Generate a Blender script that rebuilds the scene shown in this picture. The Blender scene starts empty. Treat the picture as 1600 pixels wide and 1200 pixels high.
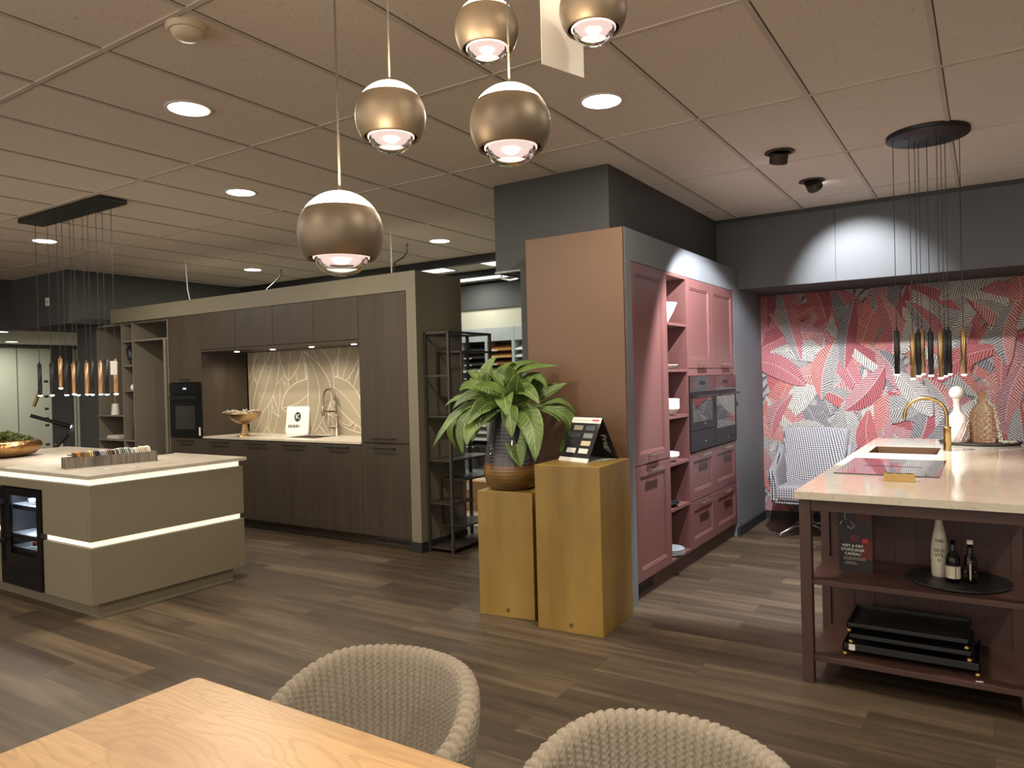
import bpy, bmesh, math, random
import numpy as np
from mathutils import Matrix, Vector
R = math.radians
random.seed(7)
SC = bpy.context.scene
COL = SC.collection
PI = math.pi

# ---------------------------------------------------------------- materials
def lin(c):
    c = c.lstrip('#')
    v = [int(c[i:i + 2], 16) / 255 for i in (0, 2, 4)]
    return tuple(x / 12.92 if x <= .04045 else ((x + .055) / 1.055) ** 2.4 for x in v) + (1,)

MATS = {}

class NT:
    def __init__(s, name):
        s.m = bpy.data.materials.new(name)
        s.m.use_nodes = True
        s.t = s.m.node_tree
        s.b = s.t.nodes['Principled BSDF']
        MATS[name] = s.m
    def n(s, typ, **kw):
        nd = s.t.nodes.new(typ)
        for k, v in kw.items():
            if k in nd.inputs.keys():
                nd.inputs[k].default_value = v
            else:
                setattr(nd, k, v)
        return nd
    def l(s, a, b):
        s.t.links.new(a, b)
    def math(s, op, a, b=None, c=None):
        nd = s.t.nodes.new('ShaderNodeMath')
        nd.operation = op
        for i, x in enumerate((a, b, c)):
            if x is None:
                continue
            if isinstance(x, (int, float)):
                nd.inputs[i].default_value = x
            else:
                s.l(x, nd.inputs[i])
        return nd.outputs[0]
    def coord(s, kind='Object', scale=(1, 1, 1), rot=(0, 0, 0), loc=(0, 0, 0)):
        tc = s.n('ShaderNodeTexCoord')
        mp = s.n('ShaderNodeMapping')
        mp.inputs['Scale'].default_value = scale
        mp.inputs['Rotation'].default_value = rot
        mp.inputs['Location'].default_value = loc
        s.l(tc.outputs[kind], mp.inputs['Vector'])
        return mp.outputs[0]
    def ramp(s, fac, stops):
        r = s.n('ShaderNodeValToRGB')
        e = r.color_ramp.elements
        while len(e) < len(stops):
            e.new(.5)
        for i, (p, c) in enumerate(stops):
            e[i].position = p
            e[i].color = c if len(c) == 4 else tuple(c) + (1,)
        s.l(fac, r.inputs[0])
        return r.outputs[0]
    def mix(s, fac, a, b, blend='MIX'):
        m = s.n('ShaderNodeMix', data_type='RGBA', blend_type=blend)
        for sock, x in ((m.inputs[0], fac), (m.inputs[6], a), (m.inputs[7], b)):
            if isinstance(x, (int, float, tuple)):
                sock.default_value = x
            else:
                s.l(x, sock)
        return m.outputs[2]
    def bump(s, h, strength=.3, dist=.01):
        b = s.n('ShaderNodeBump')
        b.inputs['Strength'].default_value = strength
        b.inputs['Distance'].default_value = dist
        s.l(h, b.inputs['Height'])
        s.l(b.outputs[0], s.b.inputs['Normal'])
    def noise(s, vec, scale, detail=3, rough=.55, dist=0):
        n = s.n('ShaderNodeTexNoise', Scale=scale, Detail=detail, Roughness=rough, Distortion=dist)
        s.l(vec, n.inputs['Vector'])
        return n.outputs[0]

def rgb(*c):
    return tuple(c) + (1,)

def plain(name, c, rough=.5, metal=0, var=.06, scale=6, coat=0, spec=.5):
    s = NT(name)
    s.b.inputs['Roughness'].default_value = rough
    s.b.inputs['Metallic'].default_value = metal
    s.b.inputs['Specular IOR Level'].default_value = spec
    if coat:
        s.b.inputs['Coat Weight'].default_value = coat
        s.b.inputs['Coat Roughness'].default_value = .05
    c = tuple(c[:3])
    if var:
        nz = s.noise(s.coord(), scale, 3)
        s.l(s.ramp(nz, [(.3, [x * (1 - var) for x in c]), (.7, [min(1, x * (1 + var)) for x in c])]), s.b.inputs['Base Color'])
    else:
        s.b.inputs['Base Color'].default_value = c + (1,)
    return s.m

def glow(name, c, k):
    s = NT(name)
    s.b.inputs['Base Color'].default_value = rgb(.8, .8, .8)
    s.b.inputs['Emission Color'].default_value = rgb(*c)
    s.b.inputs['Emission Strength'].default_value = k
    return s.m

def glassm(name, c, rough=.02, ior=1.45, trans=1.0, alpha=1.0):
    s = NT(name)
    s.b.inputs['Base Color'].default_value = rgb(*c)
    s.b.inputs['Roughness'].default_value = rough
    s.b.inputs['IOR'].default_value = ior
    s.b.inputs['Transmission Weight'].default_value = trans
    s.b.inputs['Alpha'].default_value = alpha
    return s.m

def wood(name, dark, light, axis='Z', rough=.5, sc=1.0, rings=0.0, contrast=(.3, .72), aspect=1.0):
    """grain stretched along one axis"""
    s = NT(name)
    st = {'X': (1.2, 22, 22), 'Y': (22, 1.2, 22), 'Z': (22, 22, 1.2)}[axis]
    st = tuple(a if a < 2 else a * aspect for a in st)
    v = s.coord(scale=tuple(a * sc for a in st))
    f = s.noise(v, 1.0, 6, .62, .4)
    k_ = .5 if aspect == 1 else 3.2
    st2 = {'X': (k_, 3, 3), 'Y': (3, k_, 3), 'Z': (3.5, 3.5, k_)}[axis]
    g = s.noise(s.coord(scale=tuple(a * sc for a in st2)), 1.0, 2)
    mixv = s.math('ADD', s.math('MULTIPLY', f, .6), s.math('MULTIPLY', g, .4))
    if rings:
        w = s.n('ShaderNodeTexWave', Scale=1.0, Distortion=9.0, Detail=3.0)
        w.inputs['Detail Scale'].default_value = .7
        s.l(s.coord(scale=tuple(a * sc for a in {'X': (1.5, 17, 17), 'Y': (17, 1.5, 17), 'Z': (17, 17, 1.5)}[axis])), w.inputs['Vector'])
        mixv = s.math('ADD', s.math('MULTIPLY', mixv, 1 - rings), s.math('MULTIPLY', w.outputs['Fac'], rings))
    c = s.ramp(mixv, [(contrast[0], dark), (contrast[1], light)])
    s.l(c, s.b.inputs['Base Color'])
    s.b.inputs['Roughness'].default_value = rough
    s.bump(f, .08, .003)
    return s.m

def mats():
    # ceiling tile with pinholes
    s = NT('ceiling_tile')
    v = s.coord()
    n1 = s.noise(v, 55, 3, .6)
    n2 = s.noise(v, 140, 2, .5)
    spots = s.ramp(n1, [(.30, rgb(.0, .0, .0)), (.37, rgb(1, 1, 1))])
    base = s.mix(n2, rgb(.78, .70, .63), rgb(.87, .79, .715))
    s.l(s.mix(spots, rgb(.58, .50, .44), base), s.b.inputs['Base Color'])
    s.b.inputs['Roughness'].default_value = .95
    s.bump(n1, .25, .004)
    plain('ceiling_bar', (.64, .57, .51), .6)
    plain('seam_shadow_gap', (.10, .085, .075), .9)  # wall panel seams, and the shade painted in beside ceiling bars
    plain('white_ceiling', (.72, .72, .70), .9)
    plain('wall_dark', (.060, .060, .058), .75, scale=2)
    plain('wall_grey', (.145, .152, .165), .7, scale=2)
    plain('grey_panel', (.098, .102, .108), .6, scale=2)
    plain('black_base', (.018, .017, .018), .55)
    plain('brown_panel', (.125, .064, .034), .48, var=.04, scale=1.5)
    plain('cream_wall', (.50, .47, .38), .8, scale=1)
    plain('cream_wall_far', (.42, .43, .35), .7, scale=.6)
    plain('greige', (.175, .153, .105), .55, var=.04)
    plain('greige_shelf', (.19, .165, .13), .6, var=.04)
    plain('island_lacquer', (.175, .148, .098), .45, var=.03, scale=2)
    plain('burgundy', (.150, .063, .059), .38, var=.03, scale=2)
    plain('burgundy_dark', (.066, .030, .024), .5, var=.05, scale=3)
    plain('bronze_handle', (.48, .38, .29), .3, .95)
    plain('black_metal', (.016, .016, .017), .42, .2)
    plain('dark_metal', (.048, .038, .030), .5, .3)
    plain('black_glass', (.006, .006, .007), .12, 0, var=0, spec=.18)
    plain('black_plastic', (.012, .012, .013), .45)
    plain('dark_hob', (.012, .010, .011), .045, 0, var=0, coat=1)
    plain('brass', (.46, .31, .125), .33, 1, var=.08, scale=30)
    plain('gold', (.46, .315, .16), .38, 1, var=.1, scale=12)
    plain('copper_tube', (.62, .36, .20), .4, .8)
    plain('gold_tube', (.40, .27, .13), .38, .85)
    plain('steel', (.45, .42, .38), .35, 1)
    plain('nickel', (.40, .33, .25), .32, 1)
    plain('chrome', (.75, .75, .76), .15, 1, var=0)
    plain('sink_copper', (.26, .15, .09), .4, .8)
    plain('white_card', (.80, .79, .74), .6, var=.02)
    plain('paper_white', (.78, .75, .68), .6, var=.02)
    plain('cream_ceramic', (.72, .68, .62), .35)
    plain('white_ceramic', (.80, .78, .76), .25)
    plain('grey_ceramic', (.30, .33, .35), .35)
    plain('pink_glass', (.80, .61, .55), .25, var=.08, scale=30)
    plain('ink', (.012, .012, .012), .6, var=0)
    plain('red_print', (.55, .03, .04), .5, var=0)
    plain('red_dark', (.10, .014, .014), .5, var=0)
    plain('poster_black', (.018, .015, .016), .4)
    plain('skin_print', (.36, .30, .28), .5)
    plain('cardboard', (.46, .27, .13), .8)
    plain('pale_floor', (.46, .40, .30), .5, scale=3)
    plain('rack_grey', (.33, .35, .36), .5)
    plain('detector', (.66, .56, .42), .5)
    plain('grey_card', (.30, .29, .27), .6)
    plain('concrete', (.42, .39, .33), .8, scale=20)
    plain('foot_black', (.02, .018, .018), .5)
    plain('label_cream', (.62, .57, .45), .6, scale=60)
    plain('shade_bronze', (.20, .155, .11), .48, .7, var=.03)
    plain('cord_grey', (.07, .06, .045), .6)
    plain('stick_branch', (.50, .42, .32), .7, scale=40)
    glow('led_strip', (1, .86, .62), .86)
    glow('down_light', (1, .96, .86), 9)
    glow('down_light_cool', (.93, .97, 1), 9)
    glow('spot_cool', (.93, .96, 1), 12)
    glow('tube_light', (1, .95, .9), 30)
    glow('dome_light', (1, .84, .58), 6.5)
    glow('bulb_light', (1, .80, .68), 14)
    glow('reflector_glow', (1, .76, .68), .78)
    glow('lens_glow', (1, .88, .78), 1.05)
    glow('fridge_light', (.75, .85, 1), 2)
    glow('oven_blue', (.12, .12, .8), .5)
    glow('office_light', (.95, 1, .93), 1.3)
    glassm('clear_glass', (.98, .95, .94), .03, 1.12)
    glassm('fridge_glass', (.80, .86, .95), .0, 1.12)
    glassm('amber_glass', (.95, .70, .44), .08, 1.2, .9)
    glassm('brown_glass', (.10, .055, .03), .06)
    glassm('dark_glass', (.02, .025, .02), .05)
    glassm('plastic_card', (.98, .94, .88), .3, 1.2, .35)
    wood('kitchen_wood', rgb(.032, .023, .015), rgb(.060, .044, .030), 'Z', .5, 1.0)
    wood('kitchen_wood_low', rgb(.032, .023, .015), rgb(.060, .044, .030), 'Z', .5, 1.0)
    wood('pedestal_wood', rgb(.185, .110, .020), rgb(.335, .208, .048), 'Z', .40, .42, contrast=(.38, .63), aspect=.35)
    s = NT('oak_table')
    v = s.coord()
    br = s.n('ShaderNodeTexBrick', Scale=1.0, offset=.43)
    br.inputs['Color1'].default_value = rgb(0, 0, 0); br.inputs['Color2'].default_value = rgb(1, 1, 1)
    br.inputs['Mortar Size'].default_value = 0
    br.inputs['Brick Width'].default_value = 1.9; br.inputs['Row Height'].default_value = .135
    s.l(v, br.inputs['Vector'])
    cm = s.n('ShaderNodeVectorMath', operation='MULTIPLY_ADD')
    s.l(br.outputs['Color'], cm.inputs[0]); cm.inputs[1].default_value = (5, 3, 7)
    s.l(s.coord(scale=(1.6, 7, 7)), cm.inputs[2])
    big = s.noise(cm.outputs[0], 1.0, 1.5, .5, .35)
    ringf = s.math('SINE', s.math('MULTIPLY', big, 105))
    ring = s.ramp(ringf, [(.30, rgb(0, 0, 0)), (.95, rgb(1, 1, 1))])
    pore = s.noise(s.coord(scale=(7, 190, 190)), 1.0, 3, .6)
    pr = s.ramp(pore, [(.44, rgb(1, 1, 1)), (.60, rgb(0, 0, 0))])
    tone = s.math('ADD', s.math('MULTIPLY', br.outputs['Color'], .35), s.math('MULTIPLY', big, .65))
    c = s.ramp(tone, [(.2, rgb(.40, .235, .098)), (.7, rgb(.52, .325, .145))])
    c = s.mix(s.math('MULTIPLY', ring, .30), c, rgb(.27, .145, .052))
    s.l(s.mix(s.math('MULTIPLY', pr, .22), c, rgb(.24, .125, .045)), s.b.inputs['Base Color'])
    s.b.inputs['Roughness'].default_value = .42
    s.bump(pore, .06, .001)
    wood('tray_wood', rgb(.045, .034, .028), rgb(.19, .155, .12), 'Z', .7, 3.5, contrast=(.38, .62))
    wood('block_wood', rgb(.36, .22, .07), rgb(.52, .34, .12), 'X', .5, 2.0)
    # floor planks along X
    s = NT('floor_planks')
    v = s.coord()
    br = s.n('ShaderNodeTexBrick', Scale=1.0, offset=.37, offset_frequency=2)
    br.inputs['Color1'].default_value = rgb(0, 0, 0)
    br.inputs['Color2'].default_value = rgb(1, 1, 1)
    br.inputs['Mortar'].default_value = rgb(.5, .5, .5)
    br.inputs['Mortar Size'].default_value = .0012
    br.inputs['Mortar Smooth'].default_value = .1
    br.inputs['Brick Width'].default_value = 1.25
    br.inputs['Row Height'].default_value = .185
    s.l(v, br.inputs['Vector'])
    cmb = s.n('ShaderNodeVectorMath', operation='MULTIPLY_ADD')
    s.l(br.outputs['Color'], cmb.inputs[0])
    cmb.inputs[1].default_value = (7.3, 3.1, 5)
    s.l(s.coord(scale=(.75, 13, 1)), cmb.inputs[2])
    grain = s.noise(cmb.outputs[0], 1.0, 6, .62, .5)
    cm2 = s.n('ShaderNodeVectorMath', operation='MULTIPLY_ADD')
    s.l(br.outputs['Color'], cm2.inputs[0])
    cm2.inputs[1].default_value = (3.3, 9.1, 2)
    s.l(s.coord(scale=(.9, 3.4, 1)), cm2.inputs[2])
    blot = s.noise(cm2.outputs[0], 1.0, 3, .5, .3)
    t = s.math('ADD', s.math('MULTIPLY', grain, .54), s.math('ADD', s.math('MULTIPLY', blot, .32), s.math('MULTIPLY', br.outputs['Color'], .14)))
    c = s.ramp(t, [(.34, rgb(.027, .017, .010)), (.50, rgb(.064, .043, .026)), (.66, rgb(.135, .095, .058))])
    c = s.mix(br.outputs['Fac'], c, rgb(.04, .028, .02))
    s.l(c, s.b.inputs['Base Color'])
    s.b.inputs['Roughness'].default_value = .48
    s.bump(grain, .06, .002)
    # quartz / stone tops
    s = NT('quartz')
    v = s.coord()
    nz = s.noise(v, 3, 6, .65, 1.5)
    vein = s.ramp(nz, [(.485, rgb(1, 1, 1)), (.5, rgb(0, 0, 0)), (.515, rgb(1, 1, 1))])
    s.l(s.mix(vein, rgb(.56, .50, .40), rgb(.67, .61, .50)), s.b.inputs['Base Color'])
    s.b.inputs['Roughness'].default_value = .07
    s.b.inputs['IOR'].default_value = 1.55
    s = NT('stone_beige')
    v = s.coord()
    nz = s.noise(v, 5, 6, .65, .6)
    s.l(s.ramp(nz, [(.3, rgb(.36, .31, .25)), (.7, rgb(.50, .44, .36))]), s.b.inputs['Base Color'])
    s.b.inputs['Roughness'].default_value = .38
    s = NT('stone_white')
    nz = s.noise(s.coord(), 5, 5, .6, .6)
    s.l(s.ramp(nz, [(.3, rgb(.52, .47, .38)), (.7, rgb(.62, .56, .46))]), s.b.inputs['Base Color'])
    s.b.inputs['Roughness'].default_value = .3
    # hammered gold bowl
    s = NT('hammered_gold')
    s.b.inputs['Base Color'].default_value = rgb(.44, .25, .10)
    s.b.inputs['Metallic'].default_value = 1
    s.b.inputs['Roughness'].default_value = .3
    vo = s.n('ShaderNodeTexVoronoi', Scale=55.0)
    s.l(s.coord(), vo.inputs['Vector'])
    s.bump(vo.outputs['Distance'], .5, .006)
    # glazed pot: dark top, copper below
    s = NT('glazed_pot')
    tc = s.n('ShaderNodeTexCoord')
    sx = s.n('ShaderNodeSeparateXYZ')
    s.l(tc.outputs['Object'], sx.inputs[0])
    nz = s.noise(s.coord(scale=(14, 14, 3)), 1.0, 4)
    zz = s.math('ADD', sx.outputs[2], s.math('MULTIPLY', s.math('SUBTRACT', nz, .5), .05))
    c = s.ramp(zz, [(0.0, rgb(.075, .038, .016)), (.07, rgb(.15, .080, .022)), (.125, rgb(.24, .125, .04)), (.155, rgb(.18, .07, .028)), (.175, rgb(.035, .028, .03)), (.5, rgb(.022, .022, .028))])
    s.l(c, s.b.inputs['Base Color'])
    s.b.inputs['Roughness'].default_value = .27
    s.b.inputs['Coat Weight'].default_value = .5
    w = s.n('ShaderNodeTexWave', Scale=1.0, Distortion=1.5, bands_direction='Z')
    s.l(s.coord(scale=(1, 1, 14)), w.inputs['Vector'])
    s.bump(s.math('ADD', w.outputs['Fac'], s.noise(s.coord(), 60, 2)), .25, .004)
    # leaf
    s = NT('leaf_green')
    at = s.n('ShaderNodeUVMap')
    sx = s.n('ShaderNodeSeparateXYZ')
    s.l(at.outputs[0], sx.inputs[0])
    a = s.math('ABSOLUTE', s.math('SUBTRACT', sx.outputs[0], .5))
    veins = s.math('SINE', s.math('MULTIPLY', s.math('SUBTRACT', sx.outputs[1], s.math('MULTIPLY', a, .35)), 75))
    base = s.ramp(s.noise(s.coord(), 9, 3), [(.3, rgb(.040, .078, .010)), (.7, rgb(.105, .165, .026))])
    base = s.mix(s.math('MULTIPLY', s.math('GREATER_THAN', veins, .8), .25), base, rgb(.20, .27, .06))
    mid = s.math('LESS_THAN', a, .03)
    s.l(s.mix(s.math('MULTIPLY', mid, .55), base, rgb(.26, .32, .10)), s.b.inputs['Base Color'])
    s.b.inputs['Roughness'].default_value = .5
    s.bump(veins, .25, .003)
    s.b.inputs['Subsurface Weight'].default_value = 0
    # knit rope
    s = NT('knit_rope')
    at = s.n('ShaderNodeVertexColor', layer_name='Col')
    nz = s.noise(s.coord(), 220, 3)
    c = s.mix(nz, rgb(.19, .16, .122), rgb(.37, .325, .262))
    s.l(s.mix(at.outputs[0], rgb(.13, .10, .075), c), s.b.inputs['Base Color'])
    s.b.inputs['Roughness'].default_value = .9
    s.bump(nz, .35, .003)
    # wallpaper: painted leaves with stroke lines (colour comes with each leaf)
    s = NT('leaf_wallpaper')
    at = s.n('ShaderNodeVertexColor', layer_name='Col')
    uv = s.n('ShaderNodeUVMap')
    sx = s.n('ShaderNodeSeparateXYZ')
    s.l(uv.outputs[0], sx.inputs[0])
    a = s.math('ABSOLUTE', sx.outputs[1])
    nzv = s.noise(s.coord(scale=(9, 9, 9)), 1.0, 3)
    ph = s.math('ADD', s.math('MULTIPLY', s.math('ADD', sx.outputs[0], s.math('MULTIPLY', a, .75)), 2 * PI / .0235), s.math('MULTIPLY', nzv, 11))
    st = s.math('SINE', ph)
    fine = s.noise(s.coord(scale=(50, 50, 50)), 1.0, 2)
    line = s.ramp(s.math('ADD', st, s.math('MULTIPLY', s.math('SUBTRACT', fine, .5), 1.3)), [(.26, rgb(0, 0, 0)), (.62, rgb(1, 1, 1))])
    rib = s.math('LESS_THAN', a, .0026)
    c = s.mix(s.math('MULTIPLY', line, at.outputs['Alpha']), at.outputs[0], rgb(.022, .018, .022))
    s.l(s.mix(s.math('MULTIPLY', rib, .6), c, rgb(.55, .46, .42)), s.b.inputs['Base Color'])
    s.b.inputs['Roughness'].default_value = .75
    # splashback panel
    s = NT('leaf_panel')
    at = s.n('ShaderNodeVertexColor', layer_name='Col')
    nz = s.noise(s.coord(scale=(30, 30, 30)), 1.0, 3)
    s.l(s.mix(s.math('MULTIPLY', nz, .25), at.outputs[0], rgb(.40, .35, .26)), s.b.inputs['Base Color'])
    s.b.inputs['Roughness'].default_value = .55
    # checked woven fabric
    s = NT('check_fabric')
    def band(ax, nm):
        sp = s.n('ShaderNodeSeparateXYZ')
        s.l(s.n('ShaderNodeUVMap').outputs[0], sp.inputs[0])
        return s.math('SINE', s.math('ADD', s.math('MULTIPLY', sp.outputs[ax], 2 * PI / .021), s.math('MULTIPLY', s.noise(s.coord(scale=(25, 25, 25)), 1.0), .9)))
    bx, by = band(0, 'x'), band(1, 'y')
    f = s.math('MINIMUM', s.math('GREATER_THAN', bx, -.72), s.math('GREATER_THAN', by, -.74))
    s.l(s.mix(f, rgb(.62, .60, .62), rgb(.042, .038, .055)), s.b.inputs['Base Color'])
    inv = s.math('MULTIPLY', s.math('LESS_THAN', bx, .15), 1.0)
    s.b.inputs['Roughness'].default_value = .95
    # succulent plant
    s = NT('succulent')
    s.l(s.ramp(s.noise(s.coord(), 40, 2), [(.3, rgb(.06, .09, .02)), (.7, rgb(.25, .28, .10))]), s.b.inputs['Base Color'])
    s.b.inputs['Roughness'].default_value = .6
mats()
def M(n):
    if n not in MATS:
        raise KeyError(n)
    return MATS[n]

# ---------------------------------------------------------------- mesh builder
class MB:
    def __init__(s):
        s.v = []; s.f = []; s.m = []; s.sm = []; s.uv = {}
    def add(s, vs, fs, m=0, smooth=False):
        o = len(s.v)
        s.v += [tuple(p) for p in vs]
        for f in fs:
            s.f.append(tuple(i + o for i in f)); s.m.append(m); s.sm.append(smooth)
        return s
    def box(s, x0, x1, y0, y1, z0, z1, m=0):
        x0, x1 = min(x0, x1), max(x0, x1); y0, y1 = min(y0, y1), max(y0, y1); z0, z1 = min(z0, z1), max(z0, z1)
        vs = [(x, y, z) for z in (z0, z1) for y in (y0, y1) for x in (x0, x1)]
        return s.add(vs, [(0, 2, 3, 1), (4, 5, 7, 6), (0, 1, 5, 4), (2, 6, 7, 3), (0, 4, 6, 2), (1, 3, 7, 5)], m)
    def obox(s, c, size, rot=None, m=0):
        Mx = (rot if rot is not None else Matrix.Identity(3))
        vs = [Vector(c) + Mx @ Vector((a * size[0] / 2, b * size[1] / 2, d * size[2] / 2)) for d in (-1, 1) for b in (-1, 1) for a in (-1, 1)]
        return s.add(vs, [(0, 2, 3, 1), (4, 5, 7, 6), (0, 1, 5, 4), (2, 6, 7, 3), (0, 4, 6, 2), (1, 3, 7, 5)], m)
    def prism(s, pts, z0, z1, m=0):
        n = len(pts)
        vs = [(x, y, z0) for x, y in pts] + [(x, y, z1) for x, y in pts]
        fs = [tuple(range(n - 1, -1, -1)), tuple(range(n, 2 * n))] + [(i, (i + 1) % n, n + (i + 1) % n, n + i) for i in range(n)]
        return s.add(vs, fs, m)
    def cyl(s, p0, p1, r0, r1=None, n=16, m=0, caps=True):
        r1 = r0 if r1 is None else r1
        p0, p1 = Vector(p0), Vector(p1)
        d = (p1 - p0).normalized()
        a = d.orthogonal().normalized(); b = d.cross(a)
        ring = lambda p, r: [p + a * math.cos(2 * PI * i / n) * r + b * math.sin(2 * PI * i / n) * r for i in range(n)]
        s.add(ring(p0, r0) + ring(p1, r1), [(i, (i + 1) % n, n + (i + 1) % n, n + i) for i in range(n)], m, True)
        if caps:
            s.add(ring(p0, r0), [tuple(range(n - 1, -1, -1))], m)
            s.add(ring(p1, r1), [tuple(range(n))], m)
        return s
    def lathe(s, prof, c=(0, 0, 0), n=32, m=0, smooth=True, sx=1, sy=1):
        vs = []; fs = []
        k = len(prof)
        for r, z in prof:
            for i in range(n):
                vs.append((c[0] + r * sx * math.cos(2 * PI * i / n), c[1] + r * sy * math.sin(2 * PI * i / n), c[2] + z))
        for j in range(k - 1):
            for i in range(n):
                i2 = (i + 1) % n
                fs.append((j * n + i, j * n + i2, (j + 1) * n + i2, (j + 1) * n + i))
        s.add(vs, fs, m, smooth)
        for j, rev in ((0, True), (k - 1, False)):
            if prof[j][0] > 1e-5:
                ids = [vs[j * n + i] for i in range(n)]
                s.add(ids, [tuple(range(n - 1, -1, -1)) if rev else tuple(range(n))], m)
        return s
    def tube(s, pts, r, n=10, m=0, closed=False):
        pts = [Vector(p) for p in pts]
        k = len(pts)
        vs = []; fs = []
        up = None
        for i, p in enumerate(pts):
            if closed:
                t = (pts[(i + 1) % k] - pts[i - 1]).normalized()
            else:
                t = (pts[min(i + 1, k - 1)] - pts[max(i - 1, 0)]).normalized()
            if up is None:
                up = t.orthogonal().normalized()
            up = (up - t * up.dot(t)).normalized()
            b = t.cross(up)
            rr = r[i] if isinstance(r, (list, tuple)) else r
            vs += [p + up * math.cos(2 * PI * j / n) * rr + b * math.sin(2 * PI * j / n) * rr for j in range(n)]
        for i in range(k if closed else k - 1):
            i2 = (i + 1) % k
            for j in range(n):
                j2 = (j + 1) % n
                fs.append((i * n + j, i * n + j2, i2 * n + j2, i2 * n + j))
        s.add(vs, fs, m, True)
        if not closed:
            s.add(vs[:n], [tuple(range(n - 1, -1, -1))], m)
            s.add(vs[-n:], [tuple(range(n))], m)
        return s
    def ball(s, c, r, n=16, m=0, sz=1.0):
        k = n // 2
        prof = [(r * math.sin(PI * j / k), -r * sz * math.cos(PI * j / k)) for j in range(k + 1)]
        prof[0] = (1e-6, prof[0][1]); prof[-1] = (1e-6, prof[-1][1])
        return s.lathe(prof, c, n, m)

WM = {}
def wmat(o):
    return WM.get(o.name, Matrix.Identity(4))

def obj(name, mb, mat, parent=None, label=None, bevel=0, world=True, seg=2):
    """links one mesh; vertices given in world space unless world is False (then in the parent's space)"""
    me = bpy.data.meshes.new(name)
    vs = mb.v
    if parent is not None and world:
        inv = wmat(parent).inverted()
        vs = [tuple(inv @ Vector(p)) for p in vs]
    me.from_pydata([tuple(v) for v in vs], [], mb.f)
    for mm in (mat if isinstance(mat, (list, tuple)) else [mat]):
        me.materials.append(M(mm))
    me.polygons.foreach_set('material_index', mb.m)
    me.polygons.foreach_set('use_smooth', mb.sm)
    me.update()
    o = bpy.data.objects.new(name, me)
    COL.objects.link(o)
    if parent is not None:
        o.parent = parent
        WM[o.name] = wmat(parent)
    if label:
        o['label'] = label
    if bevel:
        b = o.modifiers.new('bevel', 'BEVEL')
        b.width = bevel; b.segments = seg; b.limit_method = 'ANGLE'; b.angle_limit = R(40)
    return o

def tag(o, label, cat, group=None):
    o['label'] = label; o['category'] = cat
    if group:
        o['group'] = group
    return o

def thing(name, label, cat, loc=(0, 0, 0), rz=0, group=None):
    o = bpy.data.objects.new(name, None)
    COL.objects.link(o)
    o.location = loc; o.rotation_euler = (0, 0, rz)
    o.empty_display_size = .05
    WM[o.name] = Matrix.Translation(loc) @ Matrix.Rotation(rz, 4, 'Z')
    return tag(o, label, cat, group)

def struct(name, mb, mat, label=None, bevel=0):
    o = obj(name, mb, mat, None, label, bevel)
    o['kind'] = 'structure'
    return o

def copy_tree(o, loc=None, rz=None, label=None, parent=None):
    c = o.copy()
    COL.objects.link(c)
    if parent is not None:
        c.parent = parent
    if loc is not None:
        c.location = loc
    if rz is not None:
        c.rotation_euler = (0, 0, rz)
    if label:
        c['label'] = label
    for ch in o.children:
        copy_tree(ch, parent=c)
    return c

def text(name, body, size, mat, parent, loc, rot, align='CENTER', ext=.0004, sx=1.0, off=0, label=None):
    """lettering as a thin mesh; loc/rot given in world space"""
    cu = bpy.data.curves.new(name, 'FONT')
    cu.body = body; cu.size = size; cu.align_x = align; cu.align_y = 'CENTER'; cu.extrude = ext
    cu.resolution_u = 3; cu.offset = off
    tmp = bpy.data.objects.new('tmp', cu)
    COL.objects.link(tmp)
    dg = bpy.context.evaluated_depsgraph_get()
    me = bpy.data.meshes.new_from_object(tmp.evaluated_get(dg))
    COL.objects.unlink(tmp)
    bpy.data.objects.remove(tmp)
    rm = rot if isinstance(rot, Matrix) else Matrix.Rotation(rot[2], 4, 'Z') @ Matrix.Rotation(rot[1], 4, 'Y') @ Matrix.Rotation(rot[0], 4, 'X')
    T = Matrix.Translation(loc) @ rm @ Matrix.Diagonal((sx, 1, 1, 1))
    if parent is not None:
        T = wmat(parent).inverted() @ T
    me.transform(T)
    me.materials.clear()
    me.materials.append(M(mat))
    o = bpy.data.objects.new(name, me)
    COL.objects.link(o)
    o.parent = parent
    if label:
        o['label'] = label
    return o

def light(kind, loc, energy, color=(1, 1, 1), size=.1, target=None, spot=None, blend=.5, name='lamp_light'):
    d = bpy.data.lights.new(name, kind)
    d.energy = energy; d.color = color
    if kind == 'AREA':
        d.shape = 'DISK'; d.size = size
    else:
        d.shadow_soft_size = size
    if kind == 'SPOT':
        d.spot_size = R(spot or 90); d.spot_blend = blend
    o = bpy.data.objects.new(name, d)
    COL.objects.link(o)
    o.location = loc
    t = Vector(target) - Vector(loc) if target else Vector((0, 0, -1))
    o.rotation_euler = t.to_track_quat('-Z', 'Y').to_euler()
    return o

def add_uv_col(o, uvs=None, cols=None):
    me = o.data
    if uvs is not None:
        lay = me.uv_layers.new(name='UVMap')
        flat = np.array([uvs[l.vertex_index] for l in me.loops], dtype=np.float32).ravel()
        lay.data.foreach_set('uv', flat)
    if cols is not None:
        ca = me.color_attributes.new('Col', 'FLOAT_COLOR', 'POINT')
        ca.data.foreach_set('color', np.array(cols, dtype=np.float32).ravel())

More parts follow.
